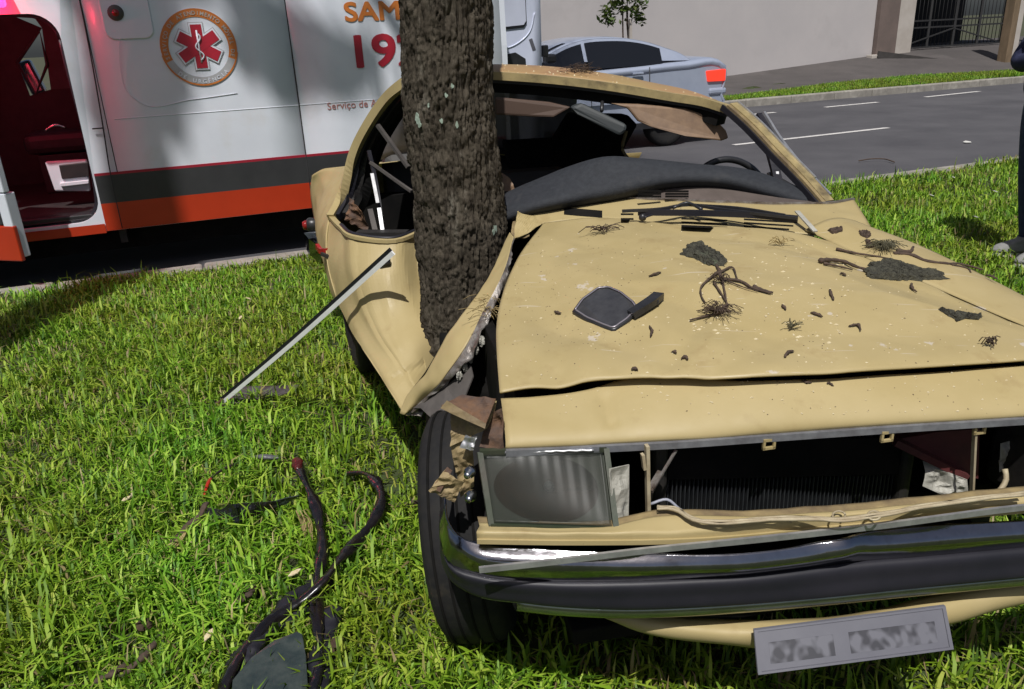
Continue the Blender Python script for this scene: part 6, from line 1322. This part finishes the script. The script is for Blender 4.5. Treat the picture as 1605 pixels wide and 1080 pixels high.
# reddish reflection on the tip of the straight seal, painted as its own piece
seal('tip_reflection', [(463, 720, .075), (466, 727, .078), (470, 736, .08)], .0090, mat('painted_red_reflection', (.11, .012, .010), (.03, .008, .008), rough=.3, scale=20), 'reddish reflection painted at the top of the straight rubber seal', cat='seal')
# ------------------------------------------------------------------ grass
def blades(name, X, Y, Z, Ln, Wd, m, label, lean=.55, seed=0):
    g = np.random.default_rng(seed); n = len(X)
    a = g.uniform(0, 2*np.pi, n); ln = g.normal(0, 1, n)*.25 + lean; ln = np.clip(ln, .1, 1.15)
    d = np.stack([np.cos(a), np.sin(a), 0*a], 1); s = np.stack([-np.sin(a), np.cos(a), 0*a], 1)
    s = s*np.cos(.6) ; base = np.stack([X, Y, Z], 1); up = np.array([0, 0, 1.])
    h1 = base + d*(Ln*.22*ln)[:, None] + up*(Ln*.50)[:, None]*np.cos(ln*.5)[:, None]
    tip = base + d*(Ln*.80*ln)[:, None] + up*(Ln*np.clip(1.05 - .75*ln, .08, 1))[:, None]
    w = Wd[:, None]
    V_ = np.empty((n, 5, 3)); V_[:, 0] = base - s*w*.5; V_[:, 1] = base + s*w*.5; V_[:, 2] = h1 + s*w*.42; V_[:, 3] = h1 - s*w*.42; V_[:, 4] = tip
    V_ = V_.reshape(-1, 3); o = np.arange(n)*5
    me = bpy.data.meshes.new(name); me.vertices.add(n*5); me.vertices.foreach_set('co', V_.ravel())
    loops = np.stack([o, o+1, o+2, o+3, o+3, o+2, o+4], 1).ravel(); me.loops.add(n*7); me.loops.foreach_set('vertex_index', loops.astype(np.int32))
    ls = np.stack([np.arange(n)*7, np.arange(n)*7+4], 1).ravel(); me.polygons.add(n*2); me.polygons.foreach_set('loop_start', ls.astype(np.int32))
    try: me.polygons.foreach_set('loop_total', np.tile([4, 3], n).astype(np.int32))
    except Exception: pass
    me.update(calc_edges=True); me.validate(); me.materials.append(M[m])
    ob = bpy.data.objects.new(name, me); COL.objects.link(ob); return tag(ob, label, 'grass', kind='stuff')
g = np.random.default_rng(5)
def scatter(n, s0, s1, n0, n1):
    s, q = g.uniform(s0, s1, n), g.uniform(n0, n1, n); X = RD[0]*s + RN[0]*q; Y = RD[1]*s + RN[1]*q; return X, Y
def visible(X, Y, mg=110):
    d0, d1, d2 = X, Y, -CAMH + .05; dep = d1*math.cos(PITCH) - d2*math.sin(PITCH); up_ = d1*math.sin(PITCH) + d2*math.cos(PITCH)
    a, b = FPX*d0/dep, -FPX*up_/dep; px = 802.5 + a*math.cos(ROLL) - b*math.sin(ROLL); py = 540 + a*math.sin(ROLL) + b*math.cos(ROLL)
    return (dep > .2) & (px > -mg*4) & (px < 1605+mg*4) & (py < 1080+mg*3), px, py
X, Y = scatter(1250000, -5.8, 10.5, .0, 5.85)
ok, PX, PY = visible(X, Y); X, Y, PX, PY = X[ok], Y[ok], PX[ok], PY[ok]
dist = np.sqrt(X**2 + Y**2); P0 = np.stack([X, Y, 0*X], 1)
dens = np.clip(1.15 - dist*.085, .30, 1)*(.72 + .35*vnoise(P0, 1.6, 8)); loc_u = (P0-CAR_O) @ CR; loc_v = (P0-CAR_O) @ CB
bare = W(625, 765); dens = dens*(1 - .8*np.exp(-((X-bare[0])**2 + (Y-bare[1])**2)/.02))*np.clip(1.05 + .6*vnoise(P0, 7., 15), .6, 1.2); under = (np.abs(loc_u) < .62) & (loc_v > .35) & (loc_v < 3.1); dens = np.where(under, dens*.35, dens)
keep = (g.random(len(X)) < dens*.62) & (np.hypot(X+.17, Y-TY) > .17); X, Y, dist = X[keep], Y[keep], dist[keep]; P0 = P0[keep]; loc_v = loc_v[keep]; loc_u = loc_u[keep]; under = under[keep]
n = len(X); tall = np.clip(1 + .45*vnoise(P0, 1.3, 2) + .38*vnoise(P0, 5.5, 6), .35, 1.9)
Ln = g.uniform(.045, .115, n)*tall; big = g.random(n) < .14; Ln = np.where(big, Ln*1.45, Ln); Ln = np.where(under, Ln*.7, Ln)
lowp_ = np.array([W(*q)[:2] for q in LOW]); dl = np.full(n, 9.)
for q in lowp_: dl = np.minimum(dl, np.hypot(X-q[0], Y-q[1]))
Ln = Ln*np.clip(.45 + dl/.12*.55, .45, 1.)
Wd = g.uniform(.0055, .0120, n)*np.clip(.85 + dist*.05, 1, 1.3)*np.where(big, 1.25, 1.)
blades('lawn_grass', X, Y, lawn_z(X, Y) - .012, Ln, Wd, 'grass', 'green lawn grass around the wreck', .68, 3)
print('blades', n)
X, Y = scatter(60000, 6, 26, 13.47, 14.5)
s_ = X*RD[0] + Y*RD[1]; n_ = X*RN[0] + Y*RN[1]; edge = 14.35 + .35*np.sin(s_*.55) - .15; k_ = n_ < edge; X, Y, n_, s_ = X[k_], Y[k_], n_[k_], s_[k_]
zt = np.interp(s_, [-6, 5, 12.4, 16.6, 18, 34], [.05, .10, .27, .50, .55, .60]); Z = .045 + (zt-.045)*.22*(n_-13.44)/.9
blades('verge_grass', X, Y, Z, g.uniform(.04, .09, len(X)), g.uniform(.006, .012, len(X)), 'grass', 'strip of grass along the far pavement', .6, 4)
X, Y = scatter(900, 17, 17.7, 13.4, 13.6); blades('weed_tuft', X[:300], Y[:300], 0*X[:300]+.05, g.uniform(.1, .25, 300), g.uniform(.01, .02, 300), 'grass', 'weeds growing over the far kerb', .6, 6)

# dry thatch lying low between the blades
M['thatch'] = leafmat('dry_thatch_blades', [(0., (.10, .085, .035)), (.5, (.20, .165, .07)), (1., (.34, .28, .13))], trans=.1)
X, Y = scatter(330000, -5.2, 8.5, .2, 5.85); ok, PX, PY = visible(X, Y, 40); X, Y = X[ok], Y[ok]; P0 = np.stack([X, Y, 0*X], 1)
k_ = (g.random(len(X)) < .08*np.clip(.45 + 1.3*vnoise(P0, 1.1, 33) + .5*vnoise(P0, 5, 34), .08, 1.6)) & (np.hypot(X+.17, Y-TY) > .17); X, Y = X[k_], Y[k_]; n = len(X)
blades('dry_thatch', X, Y, lawn_z(X, Y) + g.uniform(-.005, .02, n), g.uniform(.04, .10, n), g.uniform(.003, .007, n), 'thatch', 'dry straw thatch among the lawn grass', 1.05, 9)
